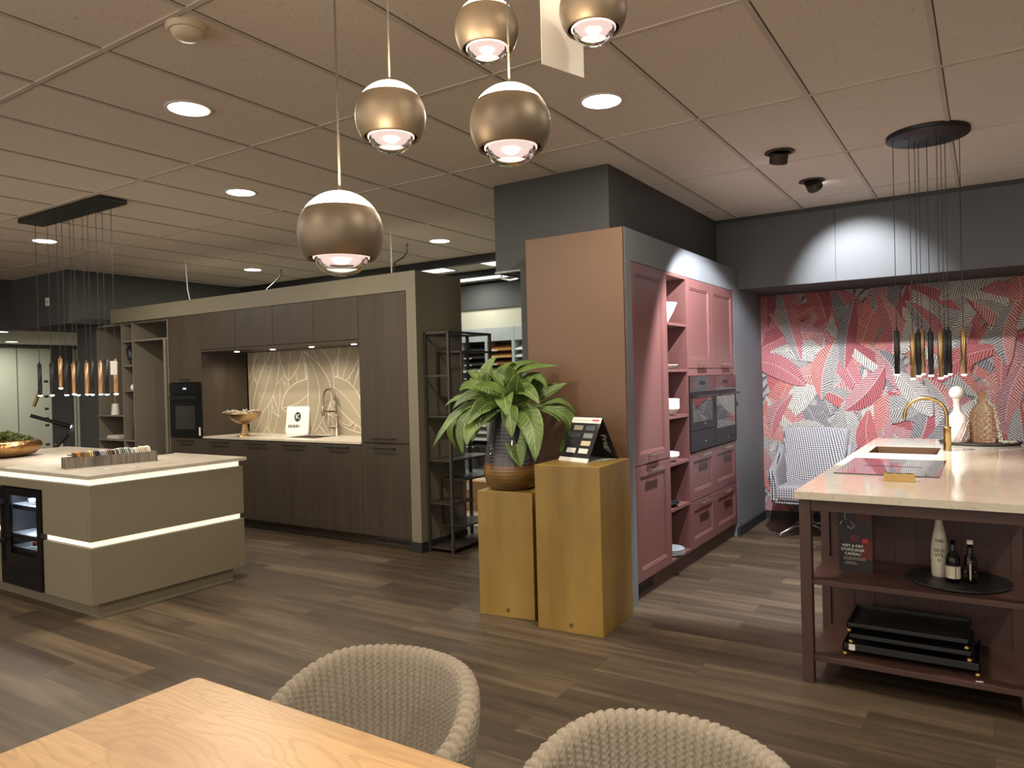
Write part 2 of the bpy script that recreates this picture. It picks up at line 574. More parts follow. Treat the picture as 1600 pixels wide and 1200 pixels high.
# ---------------------------------------------------------------- camera
cam = bpy.data.cameras.new('camera')
cam.sensor_width = 36; cam.sensor_fit = 'HORIZONTAL'
cam.lens = 1145.25 / 1600 * 36
cam.clip_start = .02; cam.clip_end = 100
co = bpy.data.objects.new('camera', cam)
COL.objects.link(co)
def basis(yaw, pitch, roll):
    f = Vector((-math.sin(yaw) * math.cos(pitch), math.cos(yaw) * math.cos(pitch), math.sin(pitch)))
    r = Vector((math.cos(yaw), math.sin(yaw), 0)); u = r.cross(f)
    return r * math.cos(roll) + u * math.sin(roll), -r * math.sin(roll) + u * math.cos(roll), f
r_, u_, f_ = basis(R(32.96841), R(-.47228), R(-1.43987))
co.matrix_world = Matrix(((r_.x, u_.x, -f_.x, 0), (r_.y, u_.y, -f_.y, 0), (r_.z, u_.z, -f_.z, 1.5), (0, 0, 0, 1)))
SC.camera = co
CEIL = 2.94
# ================================================================ the setting
XS = [-0.172 - .593 * k for k in range(-7, 18)]
YS = [1.70 + 1.195 * k for k in range(-5, 5)]
struct('floor', MB().box(-17, 4.2, -4.2, 9.6, -.05, 0), 'floor_planks', 'dark brown wood plank floor')
fl = MB().box(-7.6, -3.05, 6.02, 8.9, 0, .004)
struct('floor_back_room', fl, 'pale_floor', 'pale floor of the back room')
struct('ceiling', MB().box(-10.8, 4.2, -4.2, 7.0, CEIL, CEIL + .05), 'ceiling_tile', 'beige mineral tile ceiling')
g = MB()
for x in XS:
    if -10.6 < x < 4.1:
        g.box(x - .012, x + .012, -4.1, 6.93, CEIL - .004, CEIL)
        g.box(x + .012, x + .0175, -4.1, 6.93, CEIL - .001, CEIL, 1)  # dark strip paints the shadow gap along one side of the bar
for y in YS:
    if y < 6.9:
        g.box(-10.6, 4.1, y - .012, y + .012, CEIL - .0045, CEIL)
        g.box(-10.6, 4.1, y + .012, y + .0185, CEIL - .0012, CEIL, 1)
struct('trim_1', g, ['ceiling_bar', 'seam_shadow_gap'], 'ceiling tile grid')
# unseen wall added to block background light from the right
struct('wall_right_unseen', MB().box(4.1, 4.25, -4.2, 9.6, 0, CEIL), 'cream_wall')
# bulkheads
struct('wall_bulkhead_center', MB().box(-3.08, -2.14, 4.565, 6.95, 2.455, CEIL).box(-3.08, -2.665, 4.565, 6.95, 2.295, 2.456), 'wall_dark', 'dark grey bulkhead over the burgundy cabinets')
struct('trim_2', MB().box(-3.085, -3.06, 4.56, 6.9, 2.283, 2.296).box(-3.06, -2.66, 4.56, 4.585, 2.283, 2.296).box(-2.98, -2.965, 4.60, 6.9, 2.283, 2.296), 'rack_grey', 'pale metal edge under the bulkhead')
sf = MB().box(-2.14, 4.1, 6.91, 7.9, 2.27, CEIL)
struct('wall_soffit_right', sf, 'wall_dark', 'dark grey upper wall above the leaf wallpaper')
pn = MB()
for a, b in ((-2.13, -1.092), (-1.088, -.162), (-.158, .8), (.804, 1.8), (1.804, 2.8)):
    pn.box(a, b, 6.90, 6.912, 2.272, 2.90)
struct('wall_soffit_panels', pn, 'grey_panel', 'grey panels of the upper wall')
struct('wall_back', MB().box(-2.2, 4.1, 7.70, 7.85, 0, 2.30), 'wall_dark')
struct('baseboard_back', MB().box(-1.93, 4.0, 7.66, 7.70, 0, .085), 'black_base', 'black skirting under the leaf wallpaper')
# housing round the burgundy cabinets
hs = MB()
hs.box(-2.62, -1.935, 4.345, 7.69, 2.245, 2.452)
hs.box(-2.62, -1.935, 4.345, 4.437, 0, 2.245)
hs.box(-2.62, -1.935, 6.722, 7.69, 0, 2.245)
hs.box(-2.66, -2.60, 4.345, 7.69, 0, 2.452)
struct('wall_partition', hs, 'wall_grey', 'grey wall housing round the burgundy cabinets')
struct('baseboard_partition', MB().box(-1.94, -1.915, 6.715, 7.66, 0, .085), 'black_base', 'black skirting of the grey wall')
ep = obj('end_panel', MB().box(-2.662, -1.937, 4.318, 4.344, 0, 2.448), 'brown_panel', bevel=.001)
tag(ep, 'tall plain brown end panel closing the grey cabinet wall, behind the two pedestals', 'panel')
# kitchen surround on the left
ks = MB()
ks.box(-9.0, -4.135, 4.876, 5.53, 2.288, 2.453)
ks.box(-4.244, -4.135, 4.876, 5.53, .09, 2.288)
ks.box(-9.0, -4.25, 5.50, 5.53, 0, 2.288)
struct('wall_kitchen_surround', ks, 'greige', 'greige surround framing the dark wood kitchen')
struct('baseboard_kitchen', MB().box(-4.25, -4.128, 4.868, 5.535, 0, .09), 'black_base', 'black base of the greige surround')
struct('wall_behind_kitchen', MB().box(-9.2, -4.3, 5.56, 5.62, 0, 2.2), 'wall_dark')
struct('wall_pillar', MB().box(-9.95, -9.46, 4.95, 5.5, 0, 2.29), 'wall_dark', 'dark pillar beside the open shelves')
# bulkheads on the left and header at the back
struct('wall_bulkhead_left', MB().box(-10.72, -9.25, 4.51, 9.6, 2.29, CEIL).box(-10.95, -10.68, -4.1, 4.52, 2.29, CEIL), 'wall_dark', 'dark grey bulkhead')
struct('wall_header', MB().box(-9.25, -3.08, 6.95, 7.05, 2.855, CEIL).box(-9.25, -2.6, 7.95, 8.03, 2.86, CEIL), 'black_base', 'dark beam at the edge of the tile ceiling')
# back room
struct('ceiling_back_room', MB().box(-9.25, -2.14, 7.0, 9.6, CEIL, CEIL + .05), 'white_ceiling')
struct('wall_back_room', MB().box(-9.2, -2.66, 9.35, 9.5, 0, CEIL), 'cream_wall')
struct('wall_back_room_band', MB().box(-8.2, -2.66, 8.93, 9.35, 2.245, 2.535), 'cream_wall', 'cream band above the sample rack')
struct('wall_back_room_soffit', MB().box(-8.2, -2.66, 8.90, 9.35, 2.53, 2.90), 'wall_dark', 'dark grey soffit above the sample rack')
struct('wall_back_room_left', MB().box(-9.24, -9.18, 7.05, 9.4, 0, CEIL), 'cream_wall')
struct('wall_back_room_right', MB().box(-2.76, -2.67, 4.4, 9.4, 0, 2.28), 'wall_dark')
# far room on the left
struct('ceiling_far_room', MB().box(-17, -10.72, -4.1, 9.6, 2.42, 2.5), 'white_ceiling', 'white ceiling of the far room')
fw = MB()
fw.box(-16.5, -16.3, -4.1, 9.6, 0, 2.42)
struct('wall_far', fw, 'cream_wall_far', 'pale wall panels of the far room')
fg = MB()
for y in (-2.4, -.3, 1.8, 3.9, 5.95, 6.93, 8.05, 9.0):
    fg.box(-16.301, -16.294, y - .008, y + .008, 0, 2.36)
fg.box(-16.301, -16.27, -4.0, 9.6, 2.345, 2.42)
struct('trim_3', fg, 'seam_shadow_gap', 'seams between the pale wall panels')
struct('wall_far_end', MB().box(-16.4, -9.2, 9.45, 9.6, 0, 2.42), 'cream_wall_far')
struct('wall_far_divider', MB().box(-16.4, -10.7, -4.15, -4.05, 0, 2.42), 'cream_wall_far')

# ---------------- leaf wallpaper: overlapping painted leaves in one sheet
def leaf_outline(L, Wd, n=9, bend=0.0):
    pts = []
    for i in range(n + 1):
        t = i / n
        w = Wd * (math.sin(PI * min(1, t * .97 + .015)) ** .72) * (1 - .25 * t)
        pts.append((t * L, w / 2, bend * math.sin(PI * t)))
    return pts

def wallpaper():
    rnd = random.Random(21)
    x0, x1, z0, z1 = -1.933, 2.4, .085, 2.272
    y = 7.699
    vs = []; fs = []; uv = []; cols = []
    def quadbase():
        vs.extend([(x0, y, z0), (x1, y, z0), (x1, y, z1), (x0, y, z1)])
        fs.append((0, 1, 2, 3)); uv.extend([(0, 1), (1, 1), (1, 0.3), (0, .3)]); cols.extend([(.30, .28, .27, .8)] * 4)
    quadbase()
    pal = [((.50, .13, .13), .92), ((.58, .20, .175), .90), ((.60, .27, .25), .88), ((.38, .085, .10), .92), ((.52, .17, .19), .90), ((.48, .24, .25), .88),
           ((.34, .325, .31), .94), ((.46, .44, .41), .92), ((.56, .53, .48), .90), ((.25, .24, .25), .95), ((.40, .375, .355), .94), ((.50, .47, .43), .92)]
    N = 250
    k = 0
    jobs = []
    for nx, nz, big in ((10, 6, 1.75), (15, 9, 1.2), (15, 9, 1.0)):
        cells = [(i, j, nx, nz, big) for i in range(nx) for j in range(nz)]
        rnd.shuffle(cells)
        jobs += cells
    for (i, j, nx, nz, big) in jobs:
        cx = x0 + (i + rnd.random()) * (x1 - x0) / nx
        cz = z0 + (j + rnd.random()) * (z1 - z0) / nz
        L = rnd.uniform(.42, .80) * big ** .5; Wd = rnd.uniform(.17, .27) * big
        ang = rnd.choice([rnd.gauss(PI / 2, .45), rnd.gauss(.75, .35), rnd.gauss(2.3, .35), rnd.gauss(PI / 2, .3) + PI])
        bend = rnd.uniform(-.10, .10)
        out = leaf_outline(L, Wd, 9, bend)
        warm = rnd.random() < .56
        c1, a1 = pal[rnd.randrange(0, 6)] if warm else pal[rnd.randrange(6, 12)]
        c2, a2 = (c1, a1) if rnd.random() < .32 else (pal[rnd.randrange(0, 6)] if rnd.random() < .55 else pal[rnd.randrange(6, 12)])
        yy = y - .0002 - k * .00006
        k += 1
        ca, sa = math.cos(ang), math.sin(ang)
        for sgn, (c, al) in ((1, (c1, a1)), (-1, (c2, a2))):
            o = len(vs)
            for (t, w, b) in out:
                for ww in (0, w * sgn):
                    px = cx + (t - L / 2) * ca - (ww + b) * sa
                    pz = cz + (t - L / 2) * sa + (ww + b) * ca
                    px = min(max(px, x0), x1); pz = min(max(pz, z0), z1)
                    vs.append((px, yy, pz)); uv.append((t, ww)); cols.append(c + (al,))
            for q in range(len(out) - 1):
                a = o + 2 * q
                fs.append((a, a + 2, a + 3, a + 1) if sgn > 0 else (a, a + 1, a + 3, a + 2))
    mb = MB(); mb.add(vs, fs)
    o = struct('wall_leaf_wallpaper', mb, 'leaf_wallpaper', 'leaf pattern wallpaper in pink, red and grey strokes')
    add_uv_col(o, uv, cols)
wallpaper()

# ---------------- ceiling fittings
def downlight(x, y, label, z=CEIL, r=.105, mat='down_light', e=75, col=(1, .91, .76), group='recessed ceiling lights'):
    t = thing('ceiling_light', label, 'ceiling light', (x, y, z), 0, group)
    obj('trim_ring', MB().lathe([(r, .0), (r + .012, -.003), (r + .012, -.006), (r - .004, -.008), (r - .004, 0)], (0, 0, 0), 40), 'white_card', t, world=False)
    obj('diffuser', MB().lathe([(1e-6, -.005), (r - .003, -.005), (r - .003, -.001)], (0, 0, 0), 40), mat, t, world=False)
    if e:
        light('AREA', (x, y, z - .012), e, col, 2 * r)
    return t
E0 = 34
downlight(-3.449, 2.306, 'round recessed ceiling light nearest the smoke detector', e=E0)
downlight(-4.657, 3.522, 'round recessed ceiling light above the beige island corner, behind the globe lamps', e=E0)
downlight(-7.619, 3.516, 'round recessed ceiling light seen through the cords of the rectangular pendant cluster', e=E0)
downlight(-7.694, 5.965, 'small far ceiling light above the left half of the dark wood kitchen', e=E0 * .7)
downlight(-4.733, 5.99, 'small far ceiling light near the black ceiling beam', e=E0 * .7)
downlight(-1.67, 3.504, 'round recessed ceiling light in front of the dark bulkhead corner', e=E0)
for x, y in ((1.3, 3.5), (1.3, 1.0), (-1.67, -1.6), (-4.66, .3), (-7.6, .6), (-4.66, -2.2), (1.3, -1.6)):  # unseen downlights added to fill the room with light
    downlight(x, y, 'unseen recessed ceiling light added as fill, outside the picture', e=E0, group='unseen ceiling lights added as fill')
for i, (x, y) in enumerate(((-15.4, 6.47), (-12.84, 5.24))):
    downlight(x, y, ('tiny ceiling light of the far room, above the pale wall panels', 'tiny far room ceiling light cut off by the left picture edge')[i], z=2.42, e=26, mat='down_light_cool', col=(1, .97, .84))
for x, y in ((-14, 2.8), (-13.5, 7.6), (-15.2, .5)):
    downlight(x, y, 'ceiling light of the far room hidden behind the dark bulkhead', z=2.42, e=26, mat='down_light_cool', col=(1, .97, .84))

def ceiling_spot(x, y, target, label, e, spot=95, blend=.35, lit=(0, 0)):
    t = thing('ceiling_spotlight', label, 'spotlight', (x, y, CEIL))
    obj('trim_ring', MB().lathe([(.062, 0), (.092, -.002), (.094, -.008), (.066, -.012), (.062, 0)], (0, 0, 0), 36), 'dark_metal', t, world=False)
    d = (Vector(target) - Vector((x, y, CEIL - .03))).normalized()
    # the drum tips towards what it lights
    dd = d
    p0 = Vector((0, 0, -.004)); p1 = p0 + dd * .07
    a = dd.orthogonal().normalized()
    obj('lamp_head', MB().cyl(p0, p1, .058, .058, 32), 'dark_metal', t, world=False)
    obj('lamp_lens', MB().cyl(p1 - dd * .004, p1 + dd * .0015, .047, .047, 28), 'spot_cool', t, world=False)
    light('SPOT', Vector((x, y, CEIL)) + p1 + dd * .02, e, (.93, .96, 1), .02, target, spot, blend)
ceiling_spot(-1.12, 5.02, (-1.9, 6.48, 0), 'dark tilting ceiling spotlight aimed at the burgundy cabinets', 440, 90, .30)
ceiling_spot(-1.09, 5.93, (-.304, 9.81, 0), 'dark tilting ceiling spotlight aimed at the leaf wallpaper, closer to the grey wall', 190, 66, .75)
sd = thing('smoke_detector', 'cream round smoke detector on the ceiling tiles', 'smoke detector', (-2.66, 1.78, CEIL))
obj('detector_base', MB().lathe([(.078, 0), (.08, -.012), (.072, -.026)], (0, 0, 0), 36), 'detector', sd, world=False)
obj('detector_dome', MB().lathe([(.062, -.025), (.058, -.042), (.040, -.054), (.018, -.058), (1e-6, -.058)], (0, 0, 0), 36), 'detector', sd, world=False)

# fluorescent panels that light the back room
for i, (x, y) in enumerate(((-6.4, 7.5), (-4.6, 7.5), (-6.2, 8.45), (-4.2, 8.45))):
    t = thing('ceiling_panel_light', ('bright flat ceiling panel of the back room, behind the first dark beam', 'bright flat ceiling panel of the back room, beside the dark bulkhead', 'bright flat ceiling panel just above the grey soffit, behind the second beam', 'bright flat ceiling panel of the back room above the sample rack')[i], 'ceiling light', (x, y, CEIL))
    obj('panel_frame', MB().box(-.62, .62, -.17, .17, -.02, 0), 'white_card', t, world=False)
    obj('diffuser', MB().box(-.6, .6, -.15, .15, -.024, -.019), 'office_light', t, world=False)
    light('AREA', (x, y, CEIL - .03), 11, (.95, 1, .90), .4)

# cables that hang from the ceiling to the top of the kitchen surround
def cable(name, pts, r, mat, label):
    tag(obj(name, MB().tube(pts, r, 8), mat), label, 'cable')
cable('hanging_cable', [(-7.62, 5.0, 2.94), (-7.615, 5.0, 2.78), (-7.60, 5.0, 2.6), (-7.57, 5.0, 2.5), (-7.55, 5.0, 2.452)], .006, 'white_card', 'thin white cable running from the ceiling to the greige surround')
cable('hanging_cable', [(-7.45, 6.2, 2.94), (-7.46, 6.2, 2.86), (-7.52, 6.15, 2.78), (-7.6, 6.1, 2.70), (-7.62, 6.05, 2.6)], .008, 'black_plastic', 'short black cable dropping from the ceiling behind the greige surround, left of the globes')
cable('hanging_cable', [(-5.10, 5.9, 2.94), (-5.10, 5.9, 2.85), (-5.16, 5.9, 2.8), (-5.28, 5.9, 2.76), (-5.32, 5.9, 2.6)], .008, 'black_plastic', 'curved black cable hanging from the ceiling near the corner of the greige surround')
cable('hanging_cable', [(-4.83, 5.35, 2.94), (-4.83, 5.35, 2.453)], .005, 'white_card', 'straight white suspension cable at the corner of the greige surround')
t = thing('cable_box', 'small dark device with white cables hanging under the back room ceiling', 'device', (-5.0, 7.75, 2.80))
obj('device_body', MB().lathe([(1e-6, .0), (.10, .0), (.12, .03), (.12, .07), (1e-6, .09)], (0, 0, 0), 24), 'black_plastic', t, world=False)
obj('cable', MB().tube([(.13, 0, .14), (.16, 0, .02), (.10, 0, -.06), (-.02, 0, -.07), (-.14, 0, -.04), (-.16, 0, .06), (-.16, 0, .14)], .012, 8), 'white_card', t, world=False)
cable('hanging_cable', [(-4.05, 7.6, 2.92), (-4.08, 7.6, 2.8), (-4.14, 7.62, 2.7), (-4.2, 7.65, 2.55), (-4.2, 7.7, 2.4)], .009, 'black_plastic', 'black cable hanging in front of the back room grey soffit')
# ================================================================ dark wood kitchen on the left
YF = 4.875
def bar_handle(name, parent, p0, p1, out, mat='black_metal', r=.006, foot=.02):
    """straight bar on two feet; out is the outward vector"""
    p0, p1, out = Vector(p0), Vector(p1), Vector(out)
    mb = MB()
    ax = (p1 - p0).normalized()
    rot = Matrix((ax, out.normalized(), ax.cross(out.normalized()))).transposed()
    mb.obox((p0 + p1) / 2 + out, ((p1 - p0).length, .010, .014), rot)
    for t in (.08, .92):
        q = p0.lerp(p1, t)
        mb.obox(q + out * .5, (.012, out.length, .010), rot)
    return obj(name, mb, mat, parent, bevel=.002)

def kdoor(parent, x0, x1, z0, z1, hz=None, hw=.15, low=False, name='door'):
    d = obj(name, MB().box(x0 + .002, x1 - .002, YF, YF + .02, z0 + .002, z1 - .002), 'kitchen_wood', parent, bevel=.0015)
    if hz is not None:
        xc = (x0 + x1) / 2
        bar_handle('handle', d, (xc - hw / 2, YF, hz), (xc + hw / 2, YF, hz), (0, -.032, 0))
    return d

XB = [-7.80, -7.20, -6.605, -6.01, -5.417, -4.825, -4.247]
wk = 'kitchen_wood'
# tall cabinet
t = thing('tall_cabinet', 'tall dark wood cabinet with two doors beside the greige pilaster', 'cabinet', ((XB[5] + XB[6]) / 2, 5.2, 0))
obj('body', MB().box(XB[5] + .001, XB[6] - .003, YF + .022, 5.48, .092, 2.284), wk, t)
kdoor(t, XB[5], XB[6], .945, 2.285, .985, .27)
kdoor(t, XB[5], XB[6], .098, .938, .90, .27)
# base units
names = ('under the gold footed bowl', 'under the white sign', 'under the sink', 'next to the tall cabinet')
for i in range(4):
    a, b = XB[1 + i], XB[2 + i]
    t = thing('base_cabinet', 'dark wood base cabinet %s, one door with black handle' % names[i], 'cabinet', ((a + b) / 2, 5.2, 0), 0, 'dark wood base cabinets')
    obj('body', MB().box(a + .001, b - .001, YF + .022, 5.48, .092, .70 if i in (1, 2) else .925), wk, t)
    kdoor(t, a, b, .098, .918, .893, .30)
# oven tower
t = thing('oven_cabinet', 'tall dark wood cabinet holding the built-in black oven', 'cabinet', (-7.5, 5.2, 0))
m = MB()
m.box(XB[0], XB[0] + .018, YF + .02, 5.48, .092, 2.284).box(XB[1] - .02, XB[1] - .001, YF + .002, 5.475, .092, 2.284).box(XB[0], XB[1] - .001, 5.46, 5.478, .092, 2.284)
m.box(XB[0] + .018, XB[1] - .02, YF + .022, 5.46, .90, .93).box(XB[0] + .018, XB[1] - .02, YF + .022, 5.46, 1.535, 2.284).box(XB[0] + .018, XB[1] - .02, YF + .022, 5.46, .092, .12)
obj('body', m, wk, t)
kdoor(t, XB[0], XB[1], 1.540, 2.285, 1.572, .16)
kdoor(t, XB[0], XB[1], .098, .925, .893, .27, name='drawer')
t = thing('built_in_oven', 'black built-in oven in the dark wood kitchen, behind the brass bowl side of the island', 'oven', (-7.5, 5.1, .932))
obj('oven_body', MB().box(-7.778, -7.222, YF + .02, 5.42, .934, 1.53), 'black_plastic', t)
obj('control_panel', MB().box(-7.797, -7.203, YF - .012, YF + .02, 1.415, 1.532), 'black_glass', t, bevel=.002)
d = obj('oven_door', MB().box(-7.797, -7.203, YF - .012, YF + .02, .934, 1.408), 'black_glass', t, bevel=.002)
obj('window', MB().box(-7.68, -7.32, YF - .0135, YF - .011, 1.02, 1.28), 'dark_hob', d)
bar_handle('handle', d, (-7.78, YF - .012, 1.372), (-7.22, YF - .012, 1.372), (0, -.04, 0))
obj('display', MB().box(-7.53, -7.47, YF - .0135, YF - .0115, 1.463, 1.482), 'oven_blue', t)
obj('energy_label', MB().box(-7.255, -7.228, YF - .0135, YF - .0115, .955, 1.045), 'white_card', t)
# wall cabinets
wn = ('above the dark side panel and the gold bowl', 'above the white sign', 'above the sink side of the splashback', 'touching the tall cabinet')
for i in range(4):
    a, b = XB[1 + i], XB[2 + i]
    t = thing('wall_cabinet', 'dark wood wall cabinet %s' % wn[i], 'cabinet', ((a + b) / 2, 5.1, 1.895), 0, 'dark wood wall cabinets')
    obj('body', MB().box(a + .001, b - .001, YF + .022, 5.47, 1.895, 2.284), wk, t)
    kdoor(t, a, b, 1.89, 2.285)
lp = obj('light_shelf', MB().box(XB[1] + .002, XB[5] - .002, YF + .004, 5.465, 1.868, 1.888), 'kitchen_wood', bevel=.001)
tag(lp, 'thin panel with small spotlights under the dark wood wall cabinets', 'shelf')
sn = ('above the dark side panel', 'above the gold footed bowl', 'above the white sign', 'beside the tall cabinet')
for i in range(4):
    xc = (XB[1 + i] + XB[2 + i]) / 2 - .01
    t = thing('cabinet_spotlight', 'small round spotlight under the wall cabinets, %s' % sn[i], 'spotlight', (xc, 5.12, 1.868), 0, 'spotlights under the wall cabinets')
    obj('trim_ring', MB().lathe([(.026, 0), (.036, -.0005), (.036, -.002), (.026, -.003)], n=24), 'steel', t, world=False)
    obj('lamp_lens', MB().lathe([(1e-6, -.009), (.022, -.008), (.027, -.004), (.027, -.001)], n=24), 'spot_cool', t, world=False)
    light('SPOT', (xc, 5.12, 1.855), 18, (1, .88, .70), .03, (xc, 5.20, 0), 150, 1)
# worktop with sink cut-out
def slab(name, x0, x1, y0, y1, z0, z1, hole, mat, label):
    hx0, hx1, hy0, hy1 = hole
    me = MB().box(x0, hx0, y0, y1, z0, z1).box(hx1, x1, y0, y1, z0, z1).box(hx0, hx1, y0, hy0, z0, z1).box(hx0, hx1, hy1, y1, z0, z1)
    return tag(obj(name, me, mat), label, 'worktop')
slab('worktop', XB[1] + .001, XB[5] - .001, 4.868, 5.477, .927, .945, (-6.10, -5.66, 5.07, 5.38), 'stone_white', 'pale stone worktop of the dark wood kitchen')
def basin(label, x0, x1, y0, y1, ztop, depth, mat):
    m = MB(); th = .004
    m.box(x0, x1, y0, y1, ztop - depth - th, ztop - depth)
    m.box(x0 - th, x0, y0 - th, y1 + th, ztop - depth - th, ztop).box(x1, x1 + th, y0 - th, y1 + th, ztop - depth - th, ztop)
    m.box(x0, x1, y0 - th, y0, ztop - depth - th, ztop).box(x0, x1, y1, y1 + th, ztop - depth - th, ztop)
    t = thing('sink', label, 'sink', ((x0 + x1) / 2, (y0 + y1) / 2, ztop - depth))
    obj('basin', m, mat, t)
    obj('drain', MB().cyl(((x0 + x1) / 2, (y0 + y1) / 2, ztop - depth), ((x0 + x1) / 2, (y0 + y1) / 2, ztop - depth + .003), .045, n=24), 'chrome', t)
basin('steel sink sunk in the pale worktop of the dark wood kitchen', -6.096, -5.664, 5.074, 5.376, .944, .19, 'steel')
# spring tap
t = thing('kitchen_tap', 'tall champagne coloured spring tap behind the steel sink', 'tap', (-5.71, 5.42, .945))
obj('tap_base', MB().lathe([(.028, 0), (.028, .012), (.019, .02), (.018, .20), (.016, .21), (.012, .22)], n=24), 'nickel', t, world=False)
arch = [(0, 0, .20), (0, 0, .34)] + [(-.085 + .085 * math.cos(a), -.02, .40 + .095 * math.sin(a)) for a in np.linspace(0, PI, 14)] + [(-.17, -.03, .30)]
obj('spout', MB().tube(arch, .011, 10), 'nickel', t, world=False)
co_ = MB()
pts = []
for i in range(261):
    q = i / 260 * (len(arch) - 1)
    k = min(int(q), len(arch) - 2)
    p = Vector(arch[k]).lerp(Vector(arch[k + 1]), q - k)
    a = i / 260 * 2 * PI * 32
    tdir = (Vector(arch[k + 1]) - Vector(arch[k])).normalized()
    n1 = Vector((0, 1, 0)); n2 = tdir.cross(n1).normalized()
    pts.append(p + (n1 * math.cos(a) + n2 * math.sin(a)) * .014)
obj('spring', MB().tube(pts, .0028, 5), 'nickel', t, world=False)
obj('spray_head', MB().lathe([(.010, .185), (.017, .178), (.018, .09), (.014, .085)], (-.17, -.03, .12), 20), 'nickel', t, world=False)
obj('holder_arm', MB().box(-.185, .014, -.034, -.012, .245, .262), 'nickel', t, world=False, bevel=.002)
h = obj('mixer', MB().cyl((0, 0, .09), (-.075, -.035, .09), .020, n=20), 'nickel', t, world=False)
obj('lever', MB().cyl((-.06, -.03, .10), (-.066, -.034, .21), .005, n=10), 'nickel', h, world=False)

# ---------------- splashback panel with leaf outlines
def splashback():
    rnd = random.Random(5)
    x0, x1, z0, z1 = -7.197, -4.827, .946, 1.866
    y = 5.4775
    vs = [(x0, y, z0), (x1, y, z0), (x1, y, z1), (x0, y, z1)]
    fs = [(0, 1, 2, 3)]
    cols = [(.33, .28, .20, 1)] * 4
    k = 0
    def clampp(px, pz):
        return min(max(px, x0), x1), min(max(pz, z0), z1)
    def leaf(cx, cz, ang, L, W, bend, shade):
        nonlocal k
        yy = y - .0002 - k * .00012; k += 1
        n = 22
        ca, sa = math.cos(ang), math.sin(ang)
        ls = []; rs = []; cs = []
        for i in range(n + 1):
            t = i / n
            w = W * math.sin(PI * t) ** .85 * (1 - .3 * t) / 2
            b = bend * math.sin(PI * t * .9)
            for arr, ww in ((ls, w), (rs, -w), (cs, 0)):
                lx, lz = t * L, ww + b
                arr.append((cx + lx * ca - lz * sa, cz + lx * sa + lz * ca))
        o = len(vs)
        for a, b in zip(ls, rs):
            for p in (a, b):
                q = clampp(*p); vs.append((q[0], yy, q[1])); cols.append(shade + (1,))
        for i in range(n):
            fs.append((o + 2 * i, o + 2 * i + 2, o + 2 * i + 3, o + 2 * i + 1) if True else None)
        def stroke(pl, w):
            o = len(vs)
            for i, p in enumerate(pl):
                q = pl[min(i + 1, len(pl) - 1)]; r = pl[max(i - 1, 0)]
                d = Vector((q[0] - r[0], q[1] - r[1]))
                d = d.normalized() if d.length > 1e-6 else Vector((1, 0))
                for s in (1, -1):
                    c = clampp(p[0] - d.y * w * s, p[1] + d.x * w * s)
                    vs.append((c[0], yy - .00006, c[1])); cols.append((.74, .67, .51, 1))
            for i in range(len(pl) - 1):
                fs.append((o + 2 * i, o + 2 * i + 2, o + 2 * i + 3, o + 2 * i + 1))
        stroke(ls, .0046); stroke(rs, .0046); stroke(cs, .0032)
        if rnd.random() < .6:
            m = n // 2
            stroke([((cs[m][0] * (1 - s) + ls[m + 5][0] * s), (cs[m][1] * (1 - s) + ls[m + 5][1] * s)) for s in np.linspace(0, 1, 6)], .003)
    cells = [(i, j) for i in range(10) for j in range(4)]
    rnd.shuffle(cells)
    for i, j in cells:
        cx = x0 - .1 + (i + rnd.random()) * 2.4 / 10
        cz = z0 - .25 + (j + rnd.random()) * .95 / 4
        s = rnd.uniform(.92, 1.14)
        leaf(cx, cz, rnd.gauss(PI / 2, .55), rnd.uniform(.6, 1.05), rnd.uniform(.26, .50), rnd.uniform(-.26, .26), (.34 * s, .287 * s, .205 * s))
    mb = MB(); mb.add(vs, fs)
    o = obj('splashback', mb, 'leaf_panel')
    add_uv_col(o, None, cols)
    tag(o, 'beige splashback panel with cream leaf outlines', 'splashback')
splashback()

# plinth under the kitchen
t = thing('plinth', 'dark recessed plinth under the dark wood kitchen', 'plinth', (-6, 4.95, 0))
obj('board', MB().box(-7.8, -4.252, 4.935, 4.955, 0, .09), 'kitchen_wood', t)
vg = MB().box(-4.70, -4.30, 4.928, 4.934, .028, .078)
for i in range(12):
    vg.box(-4.695 + i * .033, -4.67 + i * .033, 4.925, 4.929, .036, .072, 1)
obj('vent_grille', vg, ['steel', 'black_plastic'], t)

# gold footed bowl with twigs
t = thing('footed_bowl', 'gold bowl on a twisted foot, filled with pale twigs, on the worktop', 'bowl', (-6.70, 5.03, .945))
obj('foot', MB().lathe([(.075, 0), (.075, .008), (.045, .02), (.034, .035), (.05, .05), (.03, .066), (.044, .08), (.026, .096), (.036, .108), (.024, .125), (.03, .14)], n=28), 'gold', t, world=False)
obj('bowl', MB().lathe([(.03, .135), (.08, .15), (.135, .185), (.178, .24), (.185, .255), (.178, .252), (.13, .20), (.07, .165), (1e-6, .155)], n=40), 'gold', t, world=False)
tw = MB()
rt = random.Random(3)
for i in range(46):
    a = rt.uniform(0, 2 * PI); r0 = rt.uniform(0, .10); z = .235
    p = Vector((r0 * math.cos(a), r0 * math.sin(a), z))
    a2 = a + rt.uniform(-.8, .8); ln = rt.uniform(.06, .14)
    q = p + Vector((math.cos(a2) * ln, math.sin(a2) * ln, rt.uniform(.015, .05)))
    tw.tube([p, p.lerp(q, .5) + Vector((0, 0, .015)), q], .004, 5)
    tw.ball(q, .009, 6); tw.ball(p.lerp(q, .6) + Vector((0, 0, .014)), .008, 6)
o = obj('twigs', tw, 'stick_branch', t, 'pale dried twigs with small knobs', world=False); o['kind'] = 'stuff'

